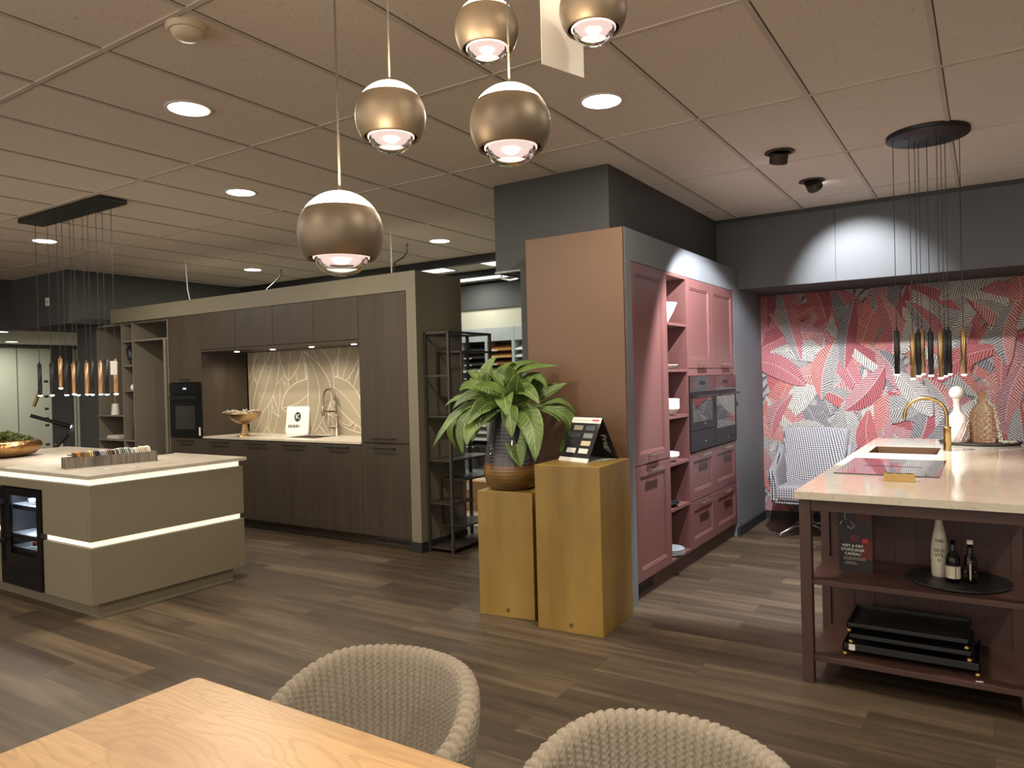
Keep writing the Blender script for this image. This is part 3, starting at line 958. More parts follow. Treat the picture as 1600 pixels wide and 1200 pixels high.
# white sign with logo
sg = thing('shop_sign', 'white square sign with a black round logo leaning on the splashback', 'sign', (-6.30, 5.40, .946), R(16))
tilt = Matrix.Rotation(R(-9), 4, 'X')
def tl(mb):
    mb.v = [tuple(tilt @ Vector(p)) for p in mb.v]; return mb
m = MB(); rr = .02; w, hgt = .140, .305
pl = []
for cx, cz, a0 in ((w - rr, hgt - rr, 0), (-w + rr, hgt - rr, PI / 2), (-w + rr, rr, PI), (w - rr, rr, 1.5 * PI)):
    for a in np.linspace(a0, a0 + PI / 2, 6):
        pl.append((cx + rr * math.cos(a), cz + rr * math.sin(a)))
n = len(pl)
m.add([(x, -.011, z) for x, z in pl] + [(x, .011, z) for x, z in pl], [tuple(range(n)), tuple(range(2 * n - 1, n - 1, -1))] + [(i, n + i, n + (i + 1) % n, (i + 1) % n) for i in range(n)])
obj('board', tl(m), 'white_card', sg, world=False)
lg = MB()
ring = [(.040 * math.cos(a), .190 + .053 * math.sin(a)) for a in np.linspace(0, 2 * PI, 41)[:-1]]
lg.add([(x, -.0122, z) for x, z in ring], [tuple(range(len(ring)))])
obj('logo', tl(lg), 'ink', sg, world=False)
S0 = WM[sg.name] @ tilt
def on_sign(nm, b, size, mat, x, z, dy=-.0118, al='CENTER', off=0):
    p = S0 @ Vector((x, dy, z))
    text(nm, b, size, mat, sg, p, (S0 @ Matrix.Rotation(R(90), 4, 'X')).to_3x3().to_4x4(), al, .0003, .85 if off else 1, off)
on_sign('logo_letter', 'K', .078, 'white_card', 0, .190, -.0128)
on_sign('lettering', 'KEUKEN', .043, 'ink', -.112, .086, -.0122, 'LEFT', .0016)
fm = MB()
for x0, x1, z0, z1 in ((.036, .062, .102, .104), (.036, .040, .074, .104), (.036, .062, .074, .076), (.042, .058, .088, .0895), (.070, .073, .074, .104), (.073, .090, .088, .090), (.088, .092, .098, .104), (.088, .092, .074, .080)):
    fm.box(x0, x1, -.0125, -.0118, z0, z1)
obj('faint_marking', tl(fm), 'label_cream', sg, world=False)
# ================================================================ open shelf beside the kitchen
t = thing('open_shelf_unit', 'taupe open shelf unit between the dark pillar and the oven cabinet', 'shelf unit', (-8.6, 5.2, 0))
m = MB()
for x in (-9.44, -8.83, -8.60, -7.875):
    m.box(x, x + .018, 4.905 if x > -9 else 4.93, 5.47, .0, 2.285)
m.box(-9.44, -7.857, 5.47, 5.488, 0, 2.285)
m.box(-9.44, -7.857, 4.93, 5.47, 2.262, 2.285)
obj('frame', m, 'greige_shelf', t)
for z, xa, xb in ((2.065, -8.582, -7.875), (2.065, -8.812, -8.60), (1.77, -8.812, -8.60), (1.47, -8.812, -8.60), (.865, -8.812, -8.60), (.45, -8.812, -8.60), (1.165, -9.422, -8.83), (.865, -9.422, -8.83), (.45, -9.422, -8.83)):
    obj('shelf', MB().box(xa, xb, 4.91, 5.468, z - .018, z), 'greige_shelf', t)
obj('niche_panel', MB().box(-8.578, -7.95, 5.30, 5.32, .02, 2.045), 'greige_shelf', t)
obj('door_edge', MB().box(-7.95, -7.90, 4.90, 5.40, .02, 2.045), 'greige', t)
# raven figure
t = thing('bird_figure', 'black bird figure on the narrow upper shelf', 'figurine', (-8.71, 4.955, 1.77))
m = MB()
body = [(.0, 0, .025), (.01, 0, .06), (.0, 0, .12), (-.02, 0, .17), (-.045, 0, .205), (-.075, 0, .205)]
m.tube(body, [.012, .035, .05, .045, .034, .016], 12)
m.tube([(-.07, 0, .205), (-.10, 0, .19), (-.125, 0, .168)], [.014, .009, .002], 8)
m.tube([(.01, 0, .06), (.045, 0, .035), (.06, 0, .0)], [.03, .022, .01], 8)
obj('body', m, 'black_plastic', t, world=False)
obj('leg', MB().cyl((-.005, -.012, 0), (0, -.012, .05), .004, n=6), 'black_plastic', t, world=False)
obj('leg', MB().cyl((-.005, .012, 0), (0, .012, .05), .004, n=6), 'black_plastic', t, world=False)
# small jug, dark cone tree, white cone vase, books
t = thing('small_jug', 'tiny white jug on the narrow shelf under the bird figure', 'jug', (-8.665, 4.945, 1.47))
obj('body', MB().lathe([(.022, 0), (.032, .02), (.030, .045), (.020, .058), (.024, .066)], n=20), 'white_ceramic', t, world=False)
t = thing('cone_ornament', 'black ringed cone ornament in the narrow lower compartment', 'ornament', (-8.665, 4.965, .865))
pr = [(.05, 0)]
for i in range(9):
    r = .050 - i * .0045
    pr += [(r, .02 + i * .048), (r * .62, .045 + i * .048)]
pr.append((1e-6, .48))
obj('body', MB().lathe(pr, n=20), 'black_plastic', t, world=False)
t = thing('cone_vase', 'pale cone-shaped candle holder with a thin metal stem on the shelf', 'candle holder', (-9.15, 4.985, 1.165))
obj('base', MB().lathe([(.052, 0), (.05, .01), (.038, .135), (.034, .14), (1e-6, .14)], n=28), 'cream_ceramic', t, world=False)
obj('stem', MB().cyl((0, 0, .14), (0, 0, .235), .006, n=8), 'gold', t, world=False)
for i, (c, lab, w) in enumerate((('grey_card', 'lower book of the small stack on the open shelf', .26), ('paper_white', 'upper pale book of the small stack on the open shelf', .23))):
    t = thing('book', lab, 'book', (-9.16, 5.04, .865 + i * .022), R(4 * i), 'books on the open shelf')
    obj('cover', MB().box(-w / 2, w / 2, -.10, .10, .001, .004).box(-w / 2, w / 2, -.10, .10, .018, .021).box(-w / 2, w / 2, .096, .10, .003, .019), c, t, world=False)
    obj('pages', MB().box(-w / 2 + .004, w / 2 - .004, -.096, .095, .004, .018), 'paper_white', t, world=False)
# socket plate on the bulkhead
t = thing('socket_plate', 'small square white plate with two dark marks on the dark bulkhead', 'socket plate', (-9.74, 4.508, 2.585))
obj('plate', MB().box(-.045, .045, -.012, .0, -.05, .05), 'paper_white', t, world=False, bevel=.004)
obj('mark', MB().box(-.033, -.024, -.0135, -.0115, -.02, .028).box(-.033, -.024, -.0135, -.0115, -.034, -.025), 'greige_shelf', t, world=False)
obj('mark', MB().box(.006, .025, -.0135, -.0115, -.024, .024), 'greige_shelf', t, world=False)

# lamp display stand behind the island
t = thing('lamp_display', 'tall dark display board with spotlight tubes fixed to its sides', 'display stand', (-11.55, 5.55, 0))
ang = math.atan2(.30, .18)
dx, dy = math.cos(ang), math.sin(ang)
rot = Matrix.Rotation(ang, 3, 'Z')
obj('board', MB().obox((-11.515, 5.495, 1.05), (.28, .07, 2.1), rot), 'wall_dark', t, bevel=.02)
obj('foot', MB().obox((-11.5, 5.52, .015), (.46, .30, .03), rot), 'black_metal', t)
def stub(p, q, mat, lens_end=1, lab=None):
    p, q = Vector(p), Vector(q)
    d = (q - p).normalized()
    o = obj('spotlight_tube', MB().cyl(p, q, .026, n=16), mat, t, lab)
    e = q if lens_end else p
    s = 1 if lens_end else -1
    obj('lamp_lens', MB().cyl(e, e + d * s * .004, .022, n=14), 'spot_cool', o)
    mid = p.lerp(q, .5)
    return o
P = lambda a, z, off=.075: (-11.515 + a * dx + off * dy, 5.495 + a * dy - off * dx, z)
stub(P(-.36, 1.26), P(-.27, 1.50), 'gold_tube', 1, 'brass tube tilted upwards')
stub(P(-.40, 1.13), P(.10, .945), 'black_metal', 1, 'long black tube')
stub(P(.05, .84), P(-.12, .62), 'dark_metal', 1, 'dark tube leaning down')
stub(P(-.18, .52), P(-.27, .42), 'dark_metal', 1, 'short dark tube near the worktop')
for z in (1.62, 1.4, 1.22, 1.08, .98, .70):
    obj('switch_knob', MB().cyl(P(-.17, z), P(-.22, z), .018, n=10), 'black_plastic', t)
obj('price_note', MB().obox(P(-.06, .62, .045), (.10, .004, .16), rot), 'white_card', t)
# dark potted plant beside the stand
t = thing('potted_plant', 'small dark plant in a white pot between the display board and the pillar', 'plant', (-10.66, 5.42, 0))
obj('pot', MB().lathe([(.06, .55), (.075, .60), (.08, .72), (.07, .72), (.065, .68), (1e-6, .68)], n=20), 'white_ceramic', t, world=False)
obj('stand', MB().lathe([(.10, 0), (.10, .02), (.03, .04), (.03, .53), (.08, .55), (1e-6, .55)], n=20), 'black_metal', t, world=False)
pm = MB()
rp = random.Random(9)
for i in range(26):
    a = rp.uniform(0, 6.28); ln = rp.uniform(.06, .13)
    b = Vector((0, 0, .69)); tip = Vector((math.cos(a) * ln * .8, math.sin(a) * ln * .8, .70 + rp.uniform(.05, .20)))
    sd_ = Vector((-math.sin(a), math.cos(a), 0)) * .02
    md = b.lerp(tip, .55) + Vector((0, 0, .02))
    pm.add([b, md + sd_, tip, md - sd_, md + Vector((0, 0, .006))], [(0, 1, 4), (1, 2, 4), (2, 3, 4), (3, 0, 4)])
o = obj('leaf_tuft', pm, 'black_plastic', t, world=False); o['kind'] = 'stuff'

# ================================================================ beige island
IX0, IX1, IY0, IY1 = -7.55, -4.845, 2.452, 3.612
t = thing('island_cabinet', 'beige handleless kitchen island body with two glowing light slots', 'kitchen island', ((IX0 + IX1) / 2, (IY0 + IY1) / 2, 0))
rc = .028
m = MB()
# recessed core, left open where the wine cooler sits
m.box(IX0 + rc, -6.075, IY0 + rc, IY1 - rc, .10, .915).box(-5.462, IX1 - rc, IY0 + rc, IY1 - rc, .10, .915).box(-6.075, -5.462, 3.05, IY1 - rc, .10, .915).box(-6.075, -5.462, IY0 + rc, 3.05, .845, .915)
obj('core', m, 'island_lacquer', t)
obj('plinth', MB().box(IX0 + .05, IX1 - .04, IY0 + .068, IY1 - .085, 0, .10), 'island_lacquer', t)
for z0, z1 in ((.10, .468), (.510, .872)):
    # right hand gable panels and front panels
    obj('side_panel', MB().box(IX1 - rc, IX1, IY0, IY1, z0, z1), 'island_lacquer', t, bevel=.0015)
    obj('front_panel', MB().box(-5.462, IX1 - rc - .002, IY0, IY0 + rc, z0, z1 if z0 > .3 else z1), 'island_lacquer', t, bevel=.0015)
    obj('front_panel', MB().box(IX0, -6.078, IY0, IY0 + rc, z0, z1), 'island_lacquer', t, bevel=.0015)
    obj('rear_panel', MB().box(IX0, IX1 - rc - .002, IY1 - rc, IY1, z0, z1), 'island_lacquer', t)
obj('filler_panel', MB().box(-6.075, -5.464, IY0, IY0 + rc, .812, .872), 'island_lacquer', t)
for z0, z1 in ((.874, .912), (.470, .508)):
    a = obj('light_strip', MB().box(IX1 - rc, IX1 - rc + .004, IY0 + rc, IY1 - .02, z0, z1), 'led_strip', t)
    if z0 > .6:
        obj('light_strip', MB().box(IX0 + .02, IX1 - rc + .004, IY0 + rc - .004, IY0 + rc, z0, z1), 'led_strip', t)
    else:
        obj('light_strip', MB().box(-5.455, IX1 - rc + .004, IY0 + rc - .004, IY0 + rc, z0, z1), 'led_strip', t)
        obj('light_strip', MB().box(IX0 + .02, -6.085, IY0 + rc - .004, IY0 + rc, z0, z1), 'led_strip', t)
wt = obj('worktop', MB().box(IX0 - .01, -4.832, 2.440, 3.640, .915, .940), 'stone_beige', bevel=.0015)
tag(wt, 'speckled beige worktop of the glowing kitchen island', 'worktop')
# wine cooler
t = thing('wine_cooler', 'black wine cooler built into the front of the beige island', 'wine cooler', (-5.77, 2.7, .1))
x0, x1 = -6.068, -5.468
m = MB()
m.box(x0, x0 + .02, IY0 + .012, 3.0, .10, .80).box(x1 - .02, x1, IY0 + .012, 3.0, .10, .80).box(x0, x1, IY0 + .012, 3.0, .78, .80).box(x0, x1, 2.98, 3.0, .10, .80).box(x0, x1, IY0 + .012, 3.0, .10, .30)
obj('body', m, 'black_plastic', t)
gx0, gx1, gz0, gz1 = -5.915, -5.525, .335, .752
d = obj('door_frame', MB().box(x0, gx0, IY0 - .012, IY0 + .012, .105, .805).box(gx1, x1, IY0 - .012, IY0 + .012, .105, .805).box(gx0, gx1, IY0 - .012, IY0 + .012, gz1, .805).box(gx0, gx1, IY0 - .012, IY0 + .012, .105, gz0), 'black_glass', t)
obj('glass_pane', MB().box(gx0, gx1, IY0 - .006, IY0 + .002, gz0, gz1), 'fridge_glass', d)
hb = MB().box(-6.105, -6.085, IY0 - .055, IY0 - .035, .25, .78).box(-6.10, -5.99, IY0 - .05, IY0 - .012, .685, .715).box(-6.10, -6.0, IY0 - .05, IY0 - .012, .40, .43)
obj('handle', hb, 'black_metal', d, bevel=.003)
light('AREA', (-5.72, 2.56, .772), 5, (.75, .86, 1), .18)
light('AREA', (-5.72, 2.62, .53), 2.5, (.75, .86, 1), .18)
for z in (.665, .455, .36):
    sm = MB()
    for i in range(9):
        sm.box(x0 + .04 + i * .062, x0 + .085 + i * .062, 2.49, 2.95, z, z + .008)
    sm.box(x0 + .03, x1 - .03, 2.478, 2.492, z - .02, z + .012)
    obj('shelf', sm, 'white_ceramic', t)
def wine_bottle(x, y, z, label, cap, lab):
    t = thing('wine_bottle', label, 'bottle', (x, y, z + .037), 0, 'bottles in the wine cooler')
    m = MB().lathe([(1e-6, 0), (.036, .002), (.037, .19), (.030, .22), (.0145, .25), (.0145, .29), (1e-6, .29)], n=20)
    m.v = [(a, -c, b) for a, b, c in m.v]   # lies with the neck to the front
    m.v = [(a, b + .29, c) for a, b, c in m.v]
    obj('bottle_body', m, 'dark_glass', t, world=False)
    n_ = MB().lathe([(1e-6, .0), (.0155, 0), (.0155, .06), (.0150, .06)], n=16)
    n_.v = [(a, c - .002, b) for a, b, c in n_.v]
    obj('foil_cap', n_, cap, t, world=False)
wine_bottle(-5.76, 2.50, .674, 'wine bottle with pale foil on the top cooler shelf', 'white_card', 0)
wine_bottle(-5.61, 2.50, .674, 'wine bottle with dark foil on the top cooler shelf', 'grey_ceramic', 0)
wine_bottle(-5.70, 2.50, .369, 'wine bottle with red foil on the lowest cooler shelf', 'red_print', 0)
wine_bottle(-5.59, 2.50, .369, 'wine bottle with grey foil on the lowest cooler shelf', 'steel', 0)

# hammered bowl with succulents
BC = (-7.06, 2.83, .940)
t = thing('hammered_bowl', 'low round hammered brass bowl at the end of the island', 'bowl', BC)
obj('bowl', MB().lathe([(.20, 0), (.272, .018), (.318, .055), (.33, .09), (.318, .12), (.276, .14), (.272, .136), (.305, .10), (.272, .055), (1e-6, .042)], n=64), 'hammered_gold', t, world=False)
pl_ = MB()
rs = random.Random(4)
for i in range(420):
    a = rs.uniform(0, 6.283); r = .28 * math.sqrt(rs.random())
    h = .12 + .085 * (1 - (r / .28) ** 2) * rs.uniform(.6, 1.1)
    c = Vector((r * math.cos(a), r * math.sin(a), h))
    for k in range(4):
        b = rs.uniform(0, 6.28); d = Vector((math.cos(b), math.sin(b), rs.uniform(.2, 1.2))).normalized() * rs.uniform(.015, .035)
        s = d.orthogonal().normalized() * .006
        pl_.add([c - s, c + s, c + d * .6 + s * .8, c + d, c + d * .6 - s * .8], [(0, 1, 2, 3, 4)])
o = obj('succulent_plant', pl_, 'succulent')
WMo = Matrix.Translation(BC)
o.location = BC
tag(o, 'fine green plant filling the hammered brass bowl', 'plant')

# sample tray and colour cards
TA = math.atan2(.592, .146)
t = thing('sample_tray', 'long grey wooden tray of colour cards on the island worktop', 'tray', (-5.405, 2.90, .940), TA)
L, Wd, H_ = .61, .115, .075
m = MB().box(-L / 2, L / 2, -Wd / 2, Wd / 2, 0, .008).box(-L / 2, L / 2, -Wd / 2, -Wd / 2 + .01, .008, H_).box(-L / 2, L / 2, Wd / 2 - .01, Wd / 2, .008, H_).box(-L / 2, -L / 2 + .01, -Wd / 2 + .01, Wd / 2 - .01, .008, H_ - .004).box(L / 2 - .01, L / 2, -Wd / 2 + .01, Wd / 2 - .01, .008, H_)
obj('box', m, 'tray_wood', t, world=False)
cc = ['#4a4038', '#c8743a', '#d98a3c', '#8a5a34', '#7c6a4c', '#a08a5c', '#8c7a50', '#c8b078', '#d8c490', '#5c5040', '#28242c', '#322c38', '#a8a4b0', '#b4b0b8', '#c0bcc0', '#9a8a78', '#6c5848', '#7a5c44', '#4c3828', '#b4a898', '#605448', '#c8c4b8', '#8c9088', '#707870', '#98a098', '#b8bcb4', '#808880', '#d4d4cc',
      '#e0dcd4', '#d8d0c8', '#c8bcb0', '#d8ccb8', '#e0d8c4', '#cbb89c', '#e4e0d4', '#ece8dc']
cn = ['dark grey-brown', 'orange', 'bright orange', 'chestnut', 'olive brown', 'sand brown', 'olive', 'straw yellow', 'pale straw', 'umber', 'black', 'near-black violet', 'lilac grey', 'light lilac grey', 'pearl', 'stone brown', 'walnut', 'red-brown', 'dark walnut', 'linen', 'dark taupe', 'shell', 'sage grey', 'dark sage', 'light sage', 'pale sage', 'moss grey', 'ivory grey',
      'chalk', 'pinkish white', 'pale clay', 'cream', 'light cream', 'biscuit', 'bone white', 'snow white']
for i, (h, nme) in enumerate(zip(cc, cn)):
    nm = 'card_%d' % i
    plain(nm, lin(h), .55, var=0)
    fx = -L / 2 + .075 + i * .0137 + (.016 if i > 27 else 0)
    q = WM[t.name] @ Vector((fx, 0, .009))
    ct = thing('colour_card', '%s colour card standing in the grey wooden tray' % nme, 'sample card', q, TA, 'colour cards in the wooden tray')
    c_ = MB().obox((0, 0, .050), (.0075, .078, .095 + .004 * ((i * 7) % 3) + (.012 if 20 < i < 28 or i > 30 else 0)), Matrix.Rotation(R(-14), 3, 'Y'))
    obj('card', c_, nm, ct, world=False)
hb_ = obj('induction_hob', MB().box(-6.50, -5.72, 3.12, 3.60, .9405, .946), 'dark_hob', bevel=.001)
tag(hb_, 'thin black induction hob on the beige island behind the tray', 'hob')
t = thing('printed_card', 'flat pale printed card on the island worktop in front of the tray', 'card', (-5.10, 2.80, .9405), TA)
obj('sheet', MB().box(-.10, .10, -.06, .06, 0, .002), 'stone_white', t, world=False)
obj('print', MB().box(-.07, -.01, -.035, .01, .002, .0026).box(.005, .06, -.03, .02, .002, .0026).box(-.06, .05, .03, .04, .002, .0026), 'grey_card', t, world=False)

# ---------------- pendant clusters of slim tubes
def tube_pendant(parent, x, y, zt, zb, r, mat, zc, e, lab, tag_=False):
    p = obj('pendant', MB().lathe([(1e-6, zt), (r * .35, zt), (r * .35, zt - .018), (r, zt - .022), (r, zb), (r * .86, zb), (r * .86, zb + .006), (1e-6, zb + .006)], (x, y, 0), 20), mat, parent, lab)
    obj('cord', MB().cyl((x, y, zt), (x, y, zc), .0022, n=6), 'black_plastic', p)
    obj('lamp_lens', MB().lathe([(1e-6, zb - .009), (r * .7, zb - .007), (r * .95, zb - .003), (r * .95, zb + .0005), (r * .86, zb + .004)], (x, y, 0), 18), 'tube_light', p)
    light('SPOT', (x, y, zb - .014), e, (1, .9, .8), r * .8, None, 110, .6)
    return p
t = thing('pendant_cluster', 'pendant lamp with slim black and copper tubes under a rectangular black canopy', 'pendant lamp', (-6.15, 3.03, 1.45))
obj('canopy', MB().box(-6.80, -5.50, 2.93, 3.135, 2.90, 2.94), 'black_metal', t, bevel=.004)
for x in (-6.60, -6.40, -6.17, -5.99, -5.78, -5.57):
    tube_pendant(t, x, 2.975, 1.735, 1.455, .0155, 'black_metal', 2.90, 3.2, 'black tube')
for x, z in ((-6.50, 1.51), (-6.285, 1.46), (-6.08, 1.455), (-5.875, 1.455)):
    tube_pendant(t, x, 3.09, z + .27, z, .0155, 'copper_tube', 2.90, 3.2, 'copper tube')
pt = tube_pendant(t, -5.655, 3.09, 1.725, 1.455, .0155, 'copper_tube', 2.90, 3.2, 'copper tube with a white tag')
obj('price_tag', MB().obox((-5.635, 3.065, 1.655), (.05, .002, .105), Matrix.Rotation(R(33), 3, 'Z')), 'white_card', pt)
t = thing('pendant_cluster', 'pendant lamp with slim black and gold tubes under a round black canopy', 'pendant lamp', (-.285, 5.2, 1.44))
obj('canopy', MB().lathe([(1e-6, 2.912), (.222, 2.912), (.228, 2.917), (.228, 2.94)], (-.285, 5.20, 0), 56), 'black_metal', t)
for x, y, mt, zb, lab in ((-.467, 5.11, 'black_metal', 1.462, 'black tube'), (-.382, 5.13, 'gold_tube', 1.437, 'gold tube'), (-.358, 5.22, 'black_metal', 1.45, 'black tube'), (-.342, 5.30, 'gold_tube', 1.462, 'gold tube'),
                          (-.290, 5.20, 'black_metal', 1.452, 'black tube'), (-.232, 5.06, 'gold_tube', 1.437, 'gold tube'), (-.215, 5.20, 'black_metal', 1.447, 'black tube'), (-.196, 5.26, 'black_metal', 1.457, 'black tube'), (-.118, 5.20, 'gold_tube', 1.453, 'gold tube'), (-.212, 5.09, 'gold_tube', 1.44, 'gold tube')):
    if (x, y) == (-.212, 5.09):
        continue
    tube_pendant(t, x, y, zb + .29, zb, .0155, mt, 2.912, 1.7, lab)
for i, (x, y) in enumerate(((-.40, 5.14), (-.30, 5.05), (-.15, 5.09))):
    obj('canopy_plug', MB().cyl((x, y, 2.909), (x, y, 2.913), .010, n=12), 'black_plastic', t)
# ================================================================ burgundy cabinets
XF = -1.935
def loops_panel(y0, y1, z0, z1, loops, back):
    """a framed front in the plane x = XF made of nested rectangles (inset, x)"""
    mb = MB()
    vs = []
    for ins, x in loops:
        vs += [(x, y0 + ins, z0 + ins), (x, y1 - ins, z0 + ins), (x, y1 - ins, z1 - ins), (x, y0 + ins, z1 - ins)]
    n = len(loops)
    fs = [(3, 2, 1, 0)]
    for k in range(n - 1):
        for i in range(4):
            j = (i + 1) % 4
            fs.append((4 * k + i, 4 * k + j, 4 * k + 4 + j, 4 * k + 4 + i))
    fs.append(tuple(4 * (n - 1) + i for i in range(4)))
    return mb.add(vs, fs)
def shaker(parent, y0, y1, z0, z1, name='door', hz=None, w=.070):
    g_ = .0018
    lo = [(0, XF - .022), (0, XF - .0015), (.0015, XF), (w, XF), (w + .003, XF - .004), (w + .012, XF - .0045), (w + .016, XF - .010), (w + .016, XF - .011)]
    d = obj(name, loops_panel(y0 + g_, y1 - g_, z0 + g_, z1 - g_, lo, 0), 'burgundy', parent)
    if hz is not None:
        yc = (y0 + y1) / 2
        hm = MB().box(XF + .022, XF + .040, yc - .105, yc + .105, hz - .007, hz + .007)
        for s in (-1, 1):
            hm.box(XF, XF + .024, yc + s * .068 - .007, yc + s * .068 + .007, hz - .005, hz + .005)
            hm.box(XF, XF + .004, yc + s * .068 - .011, yc + s * .068 + .011, hz - .012, hz + .012)
        obj('handle', hm, 'bronze_handle', d, bevel=.003)
    return d
YB = [4.440, 5.045, 5.483, 6.085, 6.718]
bg = 'burgundy'
t = thing('tall_cabinet', 'tall burgundy cabinet with two framed doors next to the brown end panel', 'cabinet', (-2.2, 4.74, 0))
obj('body', MB().box(-2.55, XF - .023, YB[0] + .001, YB[1] - .001, .13, 2.242), bg, t)
shaker(t, YB[0], YB[1], .897, 2.243, hz=.955)
shaker(t, YB[0], YB[1], .130, .893, hz=.852)
t = thing('open_shelf_unit', 'burgundy open shelf column with white crockery between the burgundy cabinets', 'shelf unit', (-2.2, 5.26, 0))
m = MB().box(-2.40, XF, YB[1], YB[1] + .016, .13, 2.243).box(-2.40, XF, YB[2] - .016, YB[2], .13, 2.243).box(-2.42, -2.40, YB[1], YB[2], .13, 2.243).box(-2.40, XF, YB[1] + .016, YB[2] - .016, 2.222, 2.243)
obj('frame', m, bg, t)
SH = (1.878, 1.535, 1.190, .845, .512, .150)
for z in SH:
    obj('shelf', MB().box(-2.40, XF - .002, YB[1] + .016, YB[2] - .016, z - .020, z), bg, t)
for i, lab in ((2, 'burgundy oven cabinet with two framed drawers, beside the open shelf column'), (3, 'burgundy oven cabinet with two framed drawers, at the end beside the plain grey wall')):
    a, b = YB[i], YB[i + 1]
    t = thing('oven_cabinet', lab, 'cabinet', (-2.2, (a + b) / 2, 0), 0, 'burgundy oven cabinets')
    m = MB().box(-2.55, XF - .001, a + .001, a + .012, .13, 2.242).box(-2.55, XF - .001, b - .012, b - .001, .13, 2.242).box(-2.55, -2.53, a + .01, b - .01, .13, 2.242)
    m.box(-2.53, XF - .023, a + .012, b - .012, 1.541, 2.24).box(-2.53, XF - .023, a + .012, b - .012, .132, .875).box(-2.2, XF - .001, a + .012, b - .012, 1.482, 1.537)
    obj('body', m, bg, t)
    shaker(t, a, b, 1.540, 2.243, hz=1.575)
    shaker(t, a, b, .502, .880, 'drawer', .852)
    shaker(t, a, b, .130, .498, 'drawer', .468)
s = NT('oven_mirror')
s.b.inputs['Base Color'].default_value = rgb(.15, .14, .145); s.b.inputs['Metallic'].default_value = 1; s.b.inputs['Roughness'].default_value = .04
plain('oven_panel', (.010, .010, .012), .08, 0, var=0, spec=.35)
plain('oven_black', (.010, .010, .012), .4, 0, var=0, spec=.15)
def oven(a, b, label, compact):
    t = thing('built_in_oven', label, 'oven', (-2.2, (a + b) / 2, .885), 0, 'ovens in the burgundy cabinets')
    obj('oven_body', MB().box(-2.5, XF - .012, a + .016, b - .016, .888, 1.478), 'black_plastic', t)
    cp = obj('control_panel', MB().box(XF - .010, XF + .010, a + .003, b - .003, 1.352, 1.479), 'oven_panel', t, bevel=.001)
    lowz = 1.05 if compact else .888
    d = obj('oven_door', MB().box(XF - .010, XF + .010, a + .003, b - .003, lowz, 1.348), 'oven_black', t, bevel=.001)
    obj('window', MB().box(XF + .0095, XF + .0112, a + .055, b - .055, 1.115 if compact else 1.03, 1.302), 'oven_mirror', d)
    hm = MB().box(XF + .045, XF + .060, a + .03, b - .03, 1.312, 1.328)
    for yy in (a + .06, b - .06):
        hm.box(XF + .010, XF + .046, yy - .012, yy + .012, 1.312, 1.328)
    obj('handle', hm, 'black_metal', d, bevel=.003)
    obj('badge', MB().cyl((XF + .009, (a + b) / 2 + .05, lowz + .045), (XF + .0115, (a + b) / 2 + .05, lowz + .045), .008, n=14), 'grey_card', d)
    obj('display', MB().box(XF + .0098, XF + .0108, (a + b) / 2 - .07, (a + b) / 2 + .07, 1.408, 1.438), 'oven_black', cp)
    if compact:
        w = obj('warming_drawer', MB().box(XF - .010, XF + .010, a + .003, b - .003, .888, 1.046), 'oven_black', t, bevel=.001)
        obj('badge', MB().cyl((XF + .009, (a + b) / 2 + .05, .95), (XF + .0115, (a + b) / 2 + .05, .95), .008, n=14), 'grey_card', w)
oven(YB[2], YB[3], 'black compact oven with a drawer below its window, beside the open shelf column', True)
oven(YB[3], YB[4], 'black full-height oven with the larger window, beside the plain grey wall', False)
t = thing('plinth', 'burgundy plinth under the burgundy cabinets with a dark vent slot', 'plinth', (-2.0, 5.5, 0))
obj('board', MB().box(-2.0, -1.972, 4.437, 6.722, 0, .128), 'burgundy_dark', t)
vg = MB().box(-1.972, -1.966, 4.46, 4.78, .035, .095)
for i in range(9):
    vg.box(-1.966, -1.964, 4.47 + i * .034, 4.496 + i * .034, .042, .088, 1)
obj('vent_grille', vg, ['burgundy_dark', 'ink'], t)
# crockery
def bowl_prof(r, h, th=.004):
    return [(r * .42, 0), (r * .45, .006), (r * .78, h * .35), (r * .95, h * .75), (r, h), (r - th, h), (r * .92 - th, h * .72), (r * .7, h * .38), (1e-6, .010)]
def crock(name, x, y, z, prof, mat, label, cat, tilt=0, group=None):
    t = obj(name, MB().lathe(prof, n=36), mat)
    t.location = (x, y, z)
    t.rotation_euler = (0, tilt, 0)
    tag(t, label, cat, group)
    return t
XC = -2.025
b = crock('bowl', XC, 5.215, 1.878, [(.03, 0), (.035, .005), (.07, .07), (.105, .15), (.101, .15), (.066, .072), (1e-6, .012)], 'white_ceramic', 'deep flaring white bowl alone on the top burgundy shelf', 'bowl')
crock('dish', XC, 5.21, 1.535, [(.06, 0), (.065, .004), (.105, .032), (.102, .034), (.06, .008), (1e-6, .008)], 'cream_ceramic', 'shallow cream dish on the second burgundy shelf', 'dish')
for i in range(5):
    nm = ('lowest', 'second', 'middle', 'fourth', 'topmost')[i]
    crock('bowl', XC, 5.225, 1.190 + i * .0155, bowl_prof(.105, .062), 'white_ceramic', '%s white bowl of the stack on the burgundy shelf beside the compact oven' % nm, 'bowl', 0, 'stacked white bowls')
for i in range(2):
    crock('bowl', XC, 5.215, .845 + i * .016, bowl_prof(.098, .055), 'white_ceramic', ('lower white bowl of the pair on the burgundy shelf below the oven', 'upper white bowl of the pair on the burgundy shelf below the oven')[i], 'bowl', 0, 'pair of white bowls')
crock('bowl', XC, 5.205, .512, bowl_prof(.095, .035), 'black_plastic', 'low black bowl on the burgundy shelf', 'bowl')
